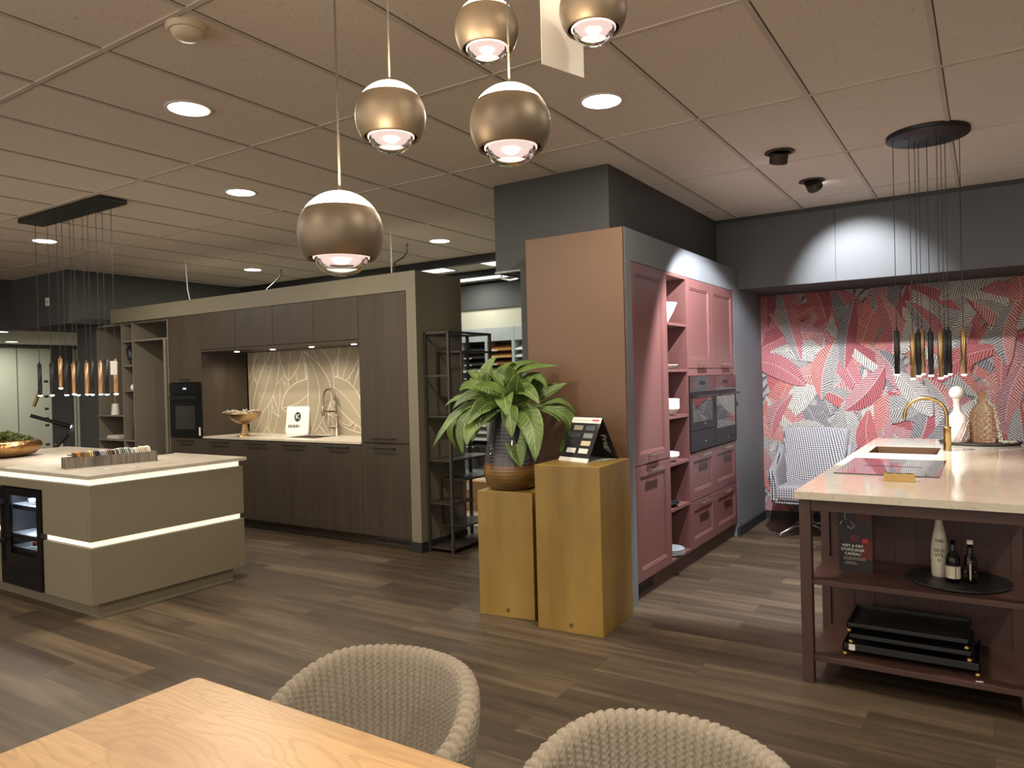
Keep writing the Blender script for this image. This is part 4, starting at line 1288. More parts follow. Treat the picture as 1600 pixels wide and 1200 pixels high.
for i in range(4):
    crock('plate', XC, 5.225, .150 + i * .011, [(.07, 0), (.075, .004), (.115, .014), (.115, .018), (.07, .009), (1e-6, .008)], 'grey_ceramic', '%s blue-grey plate of the stack on the lowest burgundy shelf' % ('lowest', 'second', 'third', 'topmost')[i], 'plate', 0, 'stacked blue-grey plates')

# ================================================================ pedestals, pot, plant, swatch stand
def pedestal(pts, h, label):
    cx = sum(p[0] for p in pts) / 4; cy = sum(p[1] for p in pts) / 4
    t = thing('pedestal', label, 'pedestal', (cx, cy, 0), 0, 'wooden display pedestals')
    obj('column', MB().prism(pts, 0, h), 'pedestal_wood', t, bevel=.003)
    a, b = Vector(pts[0]), Vector(pts[1])
    e = (b - a).normalized(); nrm = Vector((e.y, -e.x))
    p = a.lerp(b, .52) + nrm * .0005
    rot = Matrix(((e.x, -nrm.x, 0), (e.y, -nrm.y, 0), (0, 0, 1)))
    mk = obj('maker_plate', MB().obox((p.x, p.y, .045), (.020, .003, .020), rot), 'poster_black', t)
    obj('stamp', MB().obox((p.x + nrm.x * .0015, p.y + nrm.y * .0015, .048), (.012, .001, .003), rot).obox((p.x + nrm.x * .0015, p.y + nrm.y * .0015, .042), (.012, .001, .003), rot), 'pedestal_wood', mk)
    return t
pedestal([(-2.283, 3.742), (-1.862, 3.766), (-1.890, 4.250), (-2.311, 4.226)], .978, 'taller golden wood pedestal carrying the colour swatch stand')
pedestal([(-2.742, 3.787), (-2.362, 3.836), (-2.411, 4.216), (-2.791, 4.167)], .788, 'shorter golden wood pedestal carrying the plant pot')
PC = (-2.60, 3.985, .788)
t = thing('plant_pot', 'large glazed pot, dark above and copper below, on the shorter pedestal', 'pot', PC)
obj('pot_body', MB().lathe([(.135, 0), (.150, .006), (.172, .05), (.185, .10), (.187, .135), (.180, .18), (.163, .27), (.146, .36), (.134, .44), (.130, .485), (.137, .505), (.140, .515), (.130, .517), (.122, .49), (.124, .46), (1e-6, .452)], n=56), 'glazed_pot', t, world=False)
LEAVES = [
((-2.736, 3.878, 1.35),(-2.87, 3.764, 1.272),(-2.988, 3.654, 1.064),0.058),
((-2.702, 3.873, 1.35),(-2.796, 3.746, 1.249),(-2.769, 3.687, 1.02),0.075),
((-2.588, 3.916, 1.306),(-2.691, 3.74, 1.234),(-2.687, 3.617, 1.089),0.087),
((-2.554, 3.93, 1.298),(-2.38, 3.863, 1.226),(-2.282, 3.748, 0.992),0.112),
((-2.553, 3.958, 1.28),(-2.489, 3.876, 1.088),(-2.412, 3.801, 0.95),0.096),
((-2.644, 3.919, 1.356),(-2.733, 3.807, 1.442),(-2.797, 3.704, 1.43),0.104),
((-2.564, 3.932, 1.322),(-2.6, 3.801, 1.429),(-2.643, 3.649, 1.449),0.100),
((-2.723, 3.907, 1.456),(-2.718, 3.912, 1.564),(-2.665, 3.946, 1.644),0.067),
((-2.65, 3.962, 1.446),(-2.534, 4.049, 1.546),(-2.344, 4.185, 1.57),0.071),
((-2.65, 3.993, 1.462),(-2.581, 4.094, 1.585),(-2.476, 4.223, 1.578),0.062),
((-2.544, 3.968, 1.316),(-2.507, 3.917, 1.428),(-2.455, 3.865, 1.533),0.087),
((-2.463, 4.098, 1.348),(-2.398, 4.173, 1.412),(-2.324, 4.259, 1.459),0.043),
((-2.476, 4.105, 1.356),(-2.449, 4.177, 1.412),(-2.411, 4.264, 1.462),0.040),
((-2.463, 4.097, 1.306),(-2.35, 4.204, 1.335),(-2.278, 4.287, 1.242),0.043),
((-2.436, 4.1, 1.306),(-2.288, 4.205, 1.201),(-2.367, 4.165, 0.991),0.076),
((-2.429, 4.088, 1.282),(-2.369, 4.116, 1.268),(-2.318, 4.136, 1.205),0.042),
((-2.755, 3.925, 1.457),(-2.823, 3.936, 1.504),(-2.912, 3.941, 1.561),0.043),
((-2.749, 3.937, 1.456),(-2.818, 3.958, 1.508),(-2.888, 3.987, 1.569),0.035),
((-2.682, 3.965, 1.455),(-2.679, 4.011, 1.546),(-2.641, 4.086, 1.606),0.052),
((-2.785, 3.905, 1.357),(-2.918, 3.873, 1.376),(-3.039, 3.856, 1.322),0.048),
((-2.771, 3.913, 1.34),(-2.963, 3.842, 1.217),(-2.969, 3.898, 1.025),0.062),
((-2.531, 4.05, 1.333),(-2.485, 4.108, 1.457),(-2.455, 4.159, 1.501),0.091),
((-2.449, 4.122, 1.313),(-2.359, 4.234, 1.266),(-2.351, 4.29, 1.109),0.060),
((-2.668, 3.911, 1.356),(-2.744, 3.818, 1.327),(-2.77, 3.75, 1.192),0.062),
((-2.603, 4.007, 1.335),(-2.644, 4.014, 1.444),(-2.639, 4.056, 1.524),0.071),
((-2.608, 3.923, 1.314),(-2.625, 3.83, 1.286),(-2.669, 3.707, 1.197),0.067),
((-2.542, 4.004, 1.319),(-2.5, 4.005, 1.434),(-2.437, 4.016, 1.507),0.075),
((-2.665, 3.951, 1.346),(-2.725, 3.925, 1.464),(-2.764, 3.912, 1.536),0.062),
((-2.62, 3.90, 1.35),(-2.66, 3.78, 1.33),(-2.72, 3.66, 1.21),0.085),
((-2.59, 3.92, 1.36),(-2.52, 3.80, 1.37),(-2.44, 3.70, 1.27),0.085),
((-2.66, 3.94, 1.38),(-2.78, 3.84, 1.40),(-2.90, 3.76, 1.31),0.075),
((-2.56, 3.97, 1.38),(-2.45, 3.93, 1.42),(-2.33, 3.90, 1.33),0.075),
((-2.61, 3.97, 1.40),(-2.66, 3.93, 1.50),(-2.73, 3.86, 1.55),0.075),
((-2.59, 3.99, 1.40),(-2.56, 3.96, 1.52),(-2.52, 3.90, 1.60),0.07),
((-2.64, 4.03, 1.40),(-2.74, 4.06, 1.50),(-2.86, 4.08, 1.47),0.07),
((-2.55, 4.03, 1.40),(-2.46, 4.06, 1.50),(-2.38, 4.09, 1.42),0.07),
((-2.63, 3.91, 1.33),(-2.70, 3.80, 1.24),(-2.73, 3.73, 1.10),0.075),
((-2.57, 3.92, 1.33),(-2.50, 3.82, 1.27),(-2.45, 3.76, 1.13),0.075),
((-2.60, 4.05, 1.40),(-2.60, 4.12, 1.52),(-2.62, 4.20, 1.50),0.075)]
t = thing('leafy_plant', 'bushy plant with long drooping green spear leaves growing from the glazed pot', 'plant', (PC[0], PC[1], PC[2] + .46))
rl = random.Random(8)
crown = Vector((PC[0], PC[1], 1.27))
stm = MB()
for b_, m_, e_, w_ in LEAVES:
    b0, m0, e0 = Vector(b_), Vector(m_), Vector(e_)
    # the leaf leaves its stalk at b0, arches through m0 and ends at e0
    ctrl = m0 * 2 - (b0 + e0) * .5
    n = 16; k = 9
    vs = []; uv = []; fs = []
    out = (b0.lerp(e0, .6) - crown)
    out = out.normalized() if out.length > 1e-4 else Vector((0, -1, 0))
    facing = (Vector((.35, -.72, .45)) * .75 + out * .5 + Vector((0, 0, .25))).normalized()
    tw0 = rl.uniform(-.5, .5); ph = rl.uniform(0, 6)
    for i in range(n + 1):
        t_ = i / n
        p = b0 * (1 - t_) ** 2 + ctrl * 2 * t_ * (1 - t_) + e0 * t_ ** 2
        tg = ((ctrl - b0) * (1 - t_) + (e0 - ctrl) * t_).normalized()
        side = tg.cross(facing)
        if side.length < .15:
            side = tg.cross(Vector((0, -1, .1)))
        side.normalize()
        nr = side.cross(tg).normalized()
        a = tw0 * (1 - t_)
        side, nr = side * math.cos(a) + nr * math.sin(a), nr * math.cos(a) - side * math.sin(a)
        ww = w_ * 1.5 * (math.sin(PI * min(1, .04 + t_ * .955)) ** .8) * (1.12 - .32 * t_) / 2
        for j in range(k):
            q = j / (k - 1) * 2 - 1
            lift = .28 * abs(q) * ww + .055 * ww * math.sin(t_ * 22 + ph + (2 if q > 0 else 0)) * abs(q) ** 2
            vs.append(p + side * (q * ww) + nr * lift); uv.append((j / (k - 1), t_))
    for i in range(n):
        for j in range(k - 1):
            fs.append((i * k + j, i * k + j + 1, (i + 1) * k + j + 1, (i + 1) * k + j))
    mb = MB(); mb.add(vs, fs, 0, True)
    o = obj('leaf', mb, 'leaf_green', t)
    add_uv_col(o, uv)
    so = o.modifiers.new('thick', 'SOLIDIFY'); so.thickness = .0012
    stm.tube([crown + Vector((rl.uniform(-.05, .05), rl.uniform(-.05, .05), -.03)), crown.lerp(b0, .6) + Vector((0, 0, .02)), b0], .005, 6)
obj('stalks', stm, 'leaf_green', t)
# swatch stand
t = thing('swatch_stand', 'black tent-shaped colour swatch stand with white header on the taller pedestal', 'display stand', (-2.10, 4.10, .979), math.atan2(-.08, .241))
w, d_, hh = .127, .135, .265
def slope(x, u, off=0):   # point on the front slope, u from 0 (bottom) to 1 (top)
    n_ = Vector((0, -hh, d_)).normalized()
    return Vector((x, -d_ + d_ * u, hh * u)) + n_ * off
def quad(mb, x0, x1, u0, u1, off, m=0, th=.002):
    a = [slope(x0, u0, off), slope(x1, u0, off), slope(x1, u1, off), slope(x0, u1, off)]
    b = [slope(x0, u0, off - th), slope(x1, u0, off - th), slope(x1, u1, off - th), slope(x0, u1, off - th)]
    mb.add(a + b, [(0, 1, 2, 3), (7, 6, 5, 4), (0, 4, 5, 1), (1, 5, 6, 2), (2, 6, 7, 3), (3, 7, 4, 0)], m)
    return mb
fb = quad(MB(), -w, w, 0, 1, 0, 0, .004)
obj('front_board', fb, 'poster_black', t, world=False)
bb = MB(); bb.add([(-w, 0, hh), (w, 0, hh), (w, d_, 0), (-w, d_, 0), (-w, -.004, hh), (w, -.004, hh), (w, d_ - .005, 0), (-w, d_ - .005, 0)], [(0, 1, 2, 3), (7, 6, 5, 4), (0, 4, 5, 1), (1, 5, 6, 2), (2, 6, 7, 3), (3, 7, 4, 0)])
obj('rear_board', bb, 'poster_black', t, world=False)
obj('base_sheet', MB().box(-w, w, -d_, d_, 0, .002), 'grey_card', t, world=False)
obj('header', quad(MB(), -w, w, .86, .995, .0012), 'paper_white', t, 'white header strip', world=False)
obj('foot_strip', quad(MB(), -w, w, -.02, .075, .006, 0, .008), 'paper_white', t, 'cream strip along the foot', world=False)
obj('header_mark', quad(quad(MB(), .05, .11, .915, .945, .0018), .05, .11, .90, .908, .0018), 'red_print', t, 'red mark', world=False)
obj('header_line', quad(MB(), -.11, .035, .912, .920, .0018), 'grey_card', t, world=False)
sw = ['#8a8474', '#4e5658', '#33383a', '#7d827f', '#24282a', '#c9bd98', '#cfd0c6', '#d9dace']
sl = ['beige-grey', 'slate', 'dark grey', 'mid grey', 'black', 'sand', 'light grey', 'off-white']
for i in range(8):
    plain('swatch_%d' % i, lin(sw[i]), .4, var=0)
    u1 = .80 - (i // 2) * .17
    x0 = -.088 if i % 2 == 0 else .018
    obj('swatch', quad(MB(), x0, x0 + .078, u1 - .105, u1, .0025), 'swatch_%d' % i, t, sl[i] + ' swatch', world=False)
rm = WM[t.name]
# word printed inside, on the rear board, read from the open side
pz = rm @ Vector((w * .2, .062, .115))
sl_ = math.atan2(hh, d_)
rotm = (rm.to_3x3() @ Matrix(((0, 1, 0), (.42, 0, -.907), (-.907, 0, -.42))).transposed().transposed()).to_4x4()
A = Vector((0, d_, -hh)).normalized()      # down the rear board
B = Vector((1, 0, 0))
N_ = A.cross(B)
R3 = rm.to_3x3() @ Matrix((A, B, N_)).transposed()
pz = rm @ (Vector((.075, d_ * .62, hh * .38)) + N_ * .0062 * (1 if N_.y < 0 else -1))
text('lettering', 'Fragr', .062, 'paper_white', t, pz, R3.to_4x4(), 'CENTER', .0003)

# ================================================================ metal rack beside the greige column
t = thing('metal_rack', 'narrow dark brown metal rack with offset shelves beside the greige column', 'rack', (-4.0, 5.28, 0))
xa, xb, ya, ym, yb = -4.118, -3.862, 4.968, 5.285, 5.59
pp = .0115
m = MB()
for x in (xa, xb):
    for y in (ya, yb):
        m.box(x - pp, x + pp, y - pp, y + pp, 0, 1.917)
for y in (ya, yb):
    m.box(xa, xb, y - pp, y + pp, 1.898, 1.917)
for x in (xa, xb):
    m.box(x - pp, x + pp, ya, yb, 1.898, 1.917)
obj('frame', m, 'dark_metal', t)
yk = 5.15
for x in (xa, xb):
    obj('inner_bracket', MB().box(x - .008, x + .008, yk - .008, yk + .008, 1.355, 1.752).box(x - .008, x + .008, yk + .008, yb, 1.736, 1.752), 'dark_metal', t)
    obj('inner_post', MB().box(x - .008, x + .008, yk - .008, yk + .008, .213, .62), 'dark_metal', t)
for y, z in ((yk, 1.744), (yb, 1.744), (ya, 1.535)):
    obj('cross_bar', MB().box(xa, xb, y - .008, y + .008, z - .008, z + .008), 'dark_metal', t)

for z, y0, y1 in ((1.187, ya, ym), (.805, ya, yb), (.433, ya, ym), (1.355, yk, yb), (.62, yk, yb), (.213, yk, yb), (.045, ya, yb)):
    obj('shelf', MB().box(xa, xb, y0, y1, z - .014, z), 'dark_metal', t)

# ================================================================ back room: rack of sample boards
t = thing('sample_rack', 'tall grey rack with rows of sample boards in the back room', 'rack', (-5.2, 9.1, 0))
m = MB()
xs = [-6.69 + .475 * k for k in range(8)]
for x in xs:
    m.box(x - .022, x + .022, 8.90, 9.32, 0, 2.243)
m.box(xs[0], xs[-1], 8.905, 9.32, 2.05, 2.243).box(xs[0], xs[-1], 9.30, 9.33, 0, 2.05).box(xs[0], xs[-1], 8.92, 9.32, 0, .12)
obj('frame', m, 'rack_grey', t)
zs = [1.955 - .102 * k for k in range(15)]
bcol = {'dark': ['#2a2c30', '#1c1d20', '#3c3e42', '#303236'], 'wood': ['#c89a62', '#a87444', '#d0b080', '#8a5a38'], 'white': ['#dcdcd8', '#d4d6d4', '#e4e2dc', '#cfd2d0']}
for kk, v in bcol.items():
    for i, h in enumerate(v):
        plain('board_%s_%d' % (kk, i), lin(h), .4, var=0)
for c in range(3):
    kind = ('dark', 'wood', 'white')[c]
    xc = xs[c] + .2375
    for k, z in enumerate(zs):
        if c == 2 and k > 6:
            continue
        mt = 'board_%s_%d' % (kind, (k * 3 + c) % 4)
        if c == 0 and k in (3, 5, 8, 9, 10, 11, 12, 13):
            mt = 'board_white_%d' % (k % 4)
        desc = ('white' if 'white' in mt else ('black' if 'dark' in mt else 'wood-coloured'))
        bt = thing('sample_board', '%s sample board in the %s column of the back room rack' % (desc, ('first', 'second', 'third')[c]), 'sample board', (xc, 9.0, z), 0, '%s sample boards, %s column' % (desc, ('first', 'second', 'third')[c]))
        obj('panel', MB().obox((0, .04, 0), (.41, .30, .02), Matrix.Rotation(R(17), 3, 'X')), mt, bt, world=False)
        obj('grip_label', MB().obox((-.10, -.108, -.046), (.14, .004, .016), Matrix.Rotation(R(17), 3, 'X')), 'white_card', bt, world=False)
t = thing('cardboard_box', 'closed brown cardboard box on the pale floor behind the metal rack', 'box', (-4.83, 6.85, .004))
obj('carton', MB().box(-.22, .22, -.15, .15, 0, .34), 'cardboard', t, world=False, bevel=.004)
obj('tape', MB().box(-.222, .222, -.025, .025, .3385, .3415).box(-.221, .221, -.152, -.149, .08, .082), 'label_cream', t, world=False)
obj('label', MB().box(-.16, -.09, -.152, -.1495, .24, .32), 'white_card', t, world=False)
# ================================================================ burgundy island with glossy top
t = thing('island_shelf_cabinet', 'dark burgundy island with an open two-shelf end on square legs', 'kitchen island', (-.3, 5.2, 0))
bd = 'burgundy_dark'
for x0, x1, y0, y1 in ((-.774, -.722, 3.71, 3.762), (.128, .180, 3.71, 3.762)):
    obj('leg', MB().box(x0, x1, y0, y1, 0, .889), bd, t, bevel=.002)
for x0, x1 in ((-.772, -.728), (.132, .178)):
    obj('rear_post', MB().box(x0, x1, 4.232, 4.27, 0, .889), bd, t, bevel=.002)
obj('apron', MB().box(-.722, .128, 3.715, 3.737, .828, .889).box(-.770, -.748, 3.762, 4.232, .828, .889).box(.154, .176, 3.762, 4.232, .828, .889), bd, t, bevel=.0015)
obj('shelf', MB().box(-.745, .150, 3.722, 4.240, .472, .497), bd, t, bevel=.002)
obj('shelf', MB().box(-.745, .150, 3.722, 4.240, .105, .131), bd, t, bevel=.002)
m = MB().box(-.726, .130, 4.243, 4.262, .06, .889)
for i in range(9):
    x = -.70 + i * .098
    m.box(x, x + .086, 4.238, 4.244, .131, .472).box(x, x + .086, 4.238, 4.244, .497, .887)
obj('rear_panel', m, bd, t)
obj('body', MB().box(-.742, .16, 4.275, 6.70, .09, .68).box(-.742, .16, 4.275, 5.5, .68, .889).box(-.742, .16, 6.09, 6.70, .68, .889), bd, t)
obj('plinth', MB().box(-.69, .11, 4.30, 6.64, 0, .09), bd, t)
slab('worktop', -.784, .196, 3.658, 6.76, .890, .925, (-.70, -.285, 5.555, 6.03), 'quartz', 'glossy cream stone worktop of the burgundy island')
basin('bronze coloured sink sunk in the glossy cream worktop', -.696, -.289, 5.559, 6.026, .9245, .2, 'sink_copper')
hb_ = obj('induction_hob', MB().box(-.728, -.216, 4.385, 5.168, .9252, .930), 'dark_hob', bevel=.001)
tag(hb_, 'black glass hob on the glossy cream worktop in front of the bronze sink', 'hob')
obj('vent_slot', MB().box(-.62, -.32, 4.765, 4.785, .9302, .9306), 'ink', hb_)
t = thing('kitchen_tap', 'brass gooseneck tap beside the bronze sink', 'tap', (-.238, 5.84, .925))
obj('tap_base', MB().lathe([(.024, 0), (.024, .15), (.0255, .15), (.0255, .165), (.015, .168)], n=28), 'brass', t, world=False)
arc = [(0, 0, .16), (0, 0, .22)] + [(-.128 + .128 * math.cos(a), 0, .235 + .128 * math.sin(a)) for a in np.linspace(0, PI, 18)] + [(-.256, 0, .215)]
obj('spout', MB().tube(arc, .0125, 14), 'brass', t, world=False)
obj('lever', MB().cyl((0, .02, .06), (0, .055, .06), .009, n=12).cyl((0, .05, .06), (0, .06, .11), .005, n=10), 'brass', t, world=False)
t = thing('wooden_block', 'small golden wooden block with three dark recesses in front of the black hob', 'block', (-.385, 4.20, .925), R(4))
obj('block', MB().box(-.07, .07, -.033, .033, 0, .038), 'block_wood', t, world=False, bevel=.002)
for x in (-.043, 0, .043):
    obj('recess', MB().box(x - .014, x + .014, -.012, .020, .0375, .0388), 'poster_black', t, world=False)
TR = (-.055, 6.47, .925)
t = thing('round_tray', 'round dark bronze tray carrying two bottles on the cream worktop', 'tray', TR)
obj('plate', MB().lathe([(.24, 0), (.262, .006), (.268, .016), (.262, .016), (.25, .008), (1e-6, .008)], n=56), 'dark_metal', t, world=False)
t = thing('glass_bottle', 'pale pink faceted bottle with a white ball stopper on the round tray', 'bottle', (-.195, 6.43, .934))
obj('bottle_body', MB().lathe([(.062, 0), (.068, .006), (.070, .12), (.066, .17), (.050, .205), (.030, .225), (.024, .25), (.024, .31), (.029, .315), (.029, .325), (1e-6, .325)], n=28), 'pink_glass', t, world=False)
fc = MB()
for i in range(10):
    for s in (1, -1):
        fc.tube([(.0705 * math.cos(a0 * s + i * .628), .0705 * math.sin(a0 * s + i * .628), .015 + q * .14) for q, a0 in ((0, 0), (.33, .3), (.66, .6), (1, .9))], .0022, 5)
obj('facet_ridges', fc, 'pink_glass', t, world=False)
obj('stopper', MB().ball((0, 0, .37), .052, 28), 'cream_ceramic', t, 'white ball stopper', world=False)
t = thing('glass_bottle', 'amber textured glass bottle with a round clear stopper on the round tray', 'bottle', (-.035, 6.50, .934))
rb = random.Random(2)
obj('bottle_body', MB().lathe([(.075, 0), (.082, .008), (.086, .10), (.083, .20), (.070, .245), (.042, .275), (.030, .30), (.028, .36), (.036, .368), (.036, .38), (1e-6, .38)], n=32), 'amber_glass', t, world=False)
kn = MB()
for i in range(15):
    for j in range(11):
        a = i * 2 * PI / 15 + (j % 2) * .21; z = .02 + j * .02
        r = .086 if z < .2 else .08
        kn.ball((r * math.cos(a), r * math.sin(a), z), .006, 6)
obj('glass_texture', kn, 'amber_glass', t, world=False)
obj('stopper', MB().ball((0, 0, .425), .046, 24), 'clear_glass', t, 'clear ball stopper', world=False)
bg_ = MB()
gp = [(-.00, 6.44, 1.245), (.035, 6.41, 1.20), (.055, 6.385, 1.12), (.068, 6.36, 1.02), (.075, 6.345, .955), (.10, 6.34, .944), (.13, 6.37, .944), (.165, 6.40, .944), (.15, 6.45, .944), (.10, 6.44, .944), (.13, 6.50, .944)]
for i in range(len(gp) - 1):
    for k in range(7):
        p = Vector(gp[i]).lerp(Vector(gp[i + 1]), k / 7)
        for s in range(2):
            bg_.ball(p + Vector((rb.uniform(-.010, .010), rb.uniform(-.010, .010), rb.uniform(0, .006))), .0075, 6)
o = obj('bead_garland', bg_, 'label_cream')
tag(o, 'string of small pale gold beads draped over the amber bottle onto the tray', 'garland')

# things on the open shelves of the island
t = thing('poster_stand', 'upright black and red advertising card on the upper shelf of the burgundy island', 'poster', (-.562, 3.955, .497), R(-2))
obj('card', MB().box(-.076, .076, -.003, .003, 0, .298), 'poster_black', t, world=False)
for q in ((.028, .0755, .065, .165), (.002, .0755, .255, .297), (-.02, .02, .15, .185)):
    obj('red_panel', MB().box(q[0], q[1], -.0036, -.003, q[2], q[3]), 'red_dark', t, world=False)
obj('red_badge', MB().box(.032, .058, -.0042, -.0035, .148, .168), 'red_print', t, world=False)
obj('picture', MB().tube([(-.045, -.0035, .29), (-.046, -.0035, .265), (-.038, -.0035, .255)], .0035, 6).tube([(-.02, -.0035, .25), (.0, -.0035, .228), (-.018, -.0035, .214), (-.036, -.0035, .225)], .0035, 6).tube([(-.058, -.0035, .25), (-.068, -.0035, .232)], .0035, 6), 'skin_print', t, world=False)
rx = (math.pi / 2, 0, R(-2))
W0 = WM[t.name]
for s_, z in (('WET & DRY', .128), ('STOFZUIGER', .108), ('CADEAU', .088)):
    text('lettering', s_, .0185, 'white_card', t, W0 @ Vector((-.012, -.0040, z)), rx, 'CENTER', .0002)
ln = MB()
for z, a, b in ((.068, -.055, .045), (.060, -.055, .045), (.046, -.045, .0), (.038, -.05, .01)):
    ln.box(a, b, -.0042, -.0032, z, z + .0025)
obj('small_print', ln, 'skin_print', t, world=False)
t = thing('round_tray', 'flat round black tray on the upper shelf of the burgundy island', 'tray', (-.13, 3.985, .497))
obj('plate', MB().lathe([(.20, 0), (.212, .006), (.216, .014), (.21, .014), (.20, .009), (1e-6, .009)], n=56), 'black_plastic', t, world=False)
t = thing('glass_bottle', 'tall pale stone bottle with dark lettering at the back of the round black tray', 'bottle', (-.205, 4.02, .5065))
obj('bottle_body', MB().lathe([(.030, 0), (.035, .008), (.037, .10), (.035, .15), (.027, .20), (.017, .25), (.013, .30), (.015, .305), (.015, .312), (1e-6, .312)], n=28), 'label_cream', t, world=False)
W0 = WM[t.name]
for s_, z, sz in (('THE', .172, .020), ('&', .150, .018), ('OLD', .128, .022), ('WE', .105, .024), ('III', .082, .020), ('...', .06, .02)):
    if s_ == '...':
        continue
    rr_ = .0375 if z < .15 else .034
    text('lettering', s_, sz, 'ink', t, W0 @ Vector((0, -rr_, z)), (math.pi / 2, 0, 0), 'CENTER', .0004)
t = thing('glass_bottle', 'dark bottle with a cream label between two other bottles on the round black tray', 'bottle', (-.148, 3.945, .5065))
obj('bottle_body', MB().lathe([(.028, 0), (.030, .005), (.030, .10), (.026, .12), (.014, .14), (.0115, .16), (.0115, .19), (1e-6, .19)], n=28), 'dark_glass', t, world=False)
obj('bottle_label', MB().lathe([(.0306, .018), (.0306, .078)], n=40), 'label_cream', t, world=False)
obj('label_band', MB().lathe([(.0309, .074), (.0309, .081)], n=40).box(.010, .0125, -.0312, -.028, .02, .074), 'ink', t, world=False)
t = thing('glass_bottle', 'clear bottle with a diamond-shaped label at the front of the round black tray', 'bottle', (-.080, 3.955, .5065))
obj('bottle_body', MB().lathe([(.026, 0), (.028, .005), (.028, .09), (.024, .115), (.013, .135), (.0115, .15), (.0115, .182), (1e-6, .182)], n=28), 'brown_glass', t, world=False)
obj('bottle_cap', MB().lathe([(1e-6, .196), (.0135, .196), (.0135, .178)], n=20), 'paper_white', t, world=False)
dm = MB()
pts = []
for (a, z) in ((0, .095), (.75, .055), (0, .015), (-.75, .055)):
    pts.append((.0288 * math.sin(a), -.0288 * math.cos(a), z))
dm.add([pts[0], pts[1], pts[2], pts[3], (0, -.0290, .055)], [(0, 4, 1), (1, 4, 2), (2, 4, 3), (3, 4, 0)])
obj('bottle_label', dm, 'label_cream', t, world=False)
# stack of black trays with brass knobs
for i, (x0, x1, y0, y1, z0, z1, lab) in enumerate(((-.605, -.045, 3.79, 4.13, .155, .192, 'lowest black tray with brass ball feet on the bottom shelf of the burgundy island'), (-.580, -.075, 3.80, 4.13, .212, .236, 'middle black tray of the stack with brass ball feet'), (-.590, -.085, 3.82, 4.15, .258, .282, 'topmost black tray of the stack with brass ball feet'))):
    t = thing('serving_tray', lab, 'tray', ((x0 + x1) / 2, (y0 + y1) / 2, z0 - .024), 0, 'stacked black trays')
    m = MB().box(x0, x1, y0, y1, z0, z0 + .008)
    m.box(x0, x1, y0, y0 + .008, z0, z1).box(x0, x1, y1 - .008, y1, z0, z1).box(x0, x0 + .008, y0, y1, z0, z1).box(x1 - .008, x1, y0, y1, z0, z1)
    obj('tray_body', m, 'black_plastic', t, bevel=.0015)
    for x in (x0 + .012, x1 - .012):
        for y in (y0 + .002, y1 - .014):
            f = MB().ball((x, y - .004, z0 - .012), .012, 18)
            obj('ball_foot', f, 'brass', t, 'brass ball foot')
    if i == 0:
        obj('price_sticker', MB().box(x0 + .028, x0 + .055, y0 - .0012, y0, z0 + .006, z0 + .034), 'white_card', t)
t = thing('price_label', 'tiny white paper label lying at the edge of the lowest island shelf', 'label', (-.050, 3.745, .1312), R(20))
obj('paper', MB().box(-.014, .014, -.006, .006, 0, .0008), 'white_card', t, world=False)

# ================================================================ checked armchair
t = thing('armchair', 'small armchair in black and white checked fabric against the leaf wallpaper', 'armchair', (-1.375, 7.10, 0), R(-1))
def soft(name, x0, x1, y0, y1, z0, z1, bev, shear=None, sub=1):
    bm = bmesh.new()
    bmesh.ops.create_cube(bm, size=1)
    for v in bm.verts:
        v.co = Vector(((x0 + x1) / 2 + v.co.x * (x1 - x0), (y0 + y1) / 2 + v.co.y * (y1 - y0), (z0 + z1) / 2 + v.co.z * (z1 - z0)))
    bmesh.ops.subdivide_edges(bm, edges=bm.edges[:], cuts=3, use_grid_fill=True)
    if shear:
        for v in bm.verts:
            v.co = Vector(shear(*v.co))
    bmesh.ops.bevel(bm, geom=[e for e in bm.edges if len(e.link_faces) == 2 and e.calc_face_angle() > .8], offset=bev, segments=4, affect='EDGES', profile=.5)
    mb = MB()
    mb.add([tuple(v.co) for v in bm.verts], [tuple(v.index for v in f.verts) for f in bm.faces], 0, True)
    o = obj(name, mb, 'check_fabric', t, world=False)
    uv = [(v.co.x + v.co.y * .85, v.co.z + v.co.y) for v in bm.verts]
    bm.free()
    add_uv_col(o, uv)
    return o
def back_shape(x, y, z):
    u = (z - .40) / .56
    return (x * (.93 + .13 * u), y + .12 * u + (abs(x) / .28) ** 2 * -.05 * (1 - u * .5), z - .012 * (1 - (x / .28) ** 2) * -1)
soft('backrest', -.275, .275, .14, .23, .36, .955, .03, back_shape)
soft('seat_cushion', -.235, .235, -.30, .17, .335, .465, .03, lambda x, y, z: (x, y, z + (.012 if z > .4 else 0) * (1 - (x / .235) ** 2)))
soft('seat_base', -.255, .255, -.285, .20, .30, .345, .02)
for s in (-1, 1):
    def arm(x, y, z, s=s):
        u = (y + .29) / .52           # 0 at the front, 1 at the back
        top = .60 + .22 * max(0, u) ** 2
        zz = .31 + (z - .31) / .30 * (top - .31)
        return (x + s * .035 * max(0, (zz - .45)) / .2 * (1 - .4 * u) - s * .03 * (1 - u) ** 2 * .5, y, zz)
    soft('armrest', s * .232 if s > 0 else -.315, .315 if s > 0 else -.232, -.27, .23, .31, .61, .03, arm)
obj('swivel_post', MB().cyl((0, -.03, .10), (0, -.03, .305), .026, n=20), 'chrome', t, world=False)
sb = MB()
for a in (R(45), R(135), R(225), R(315)):
    sb.tube([(0, -.03, .105), (.15 * math.cos(a), -.03 + .15 * math.sin(a), .09), (.30 * math.cos(a), -.03 + .30 * math.sin(a), .03), (.305 * math.cos(a), -.03 + .305 * math.sin(a), .012)], [.018, .015, .012, .012], 10)
obj('star_base', sb, 'chrome', t, world=False)

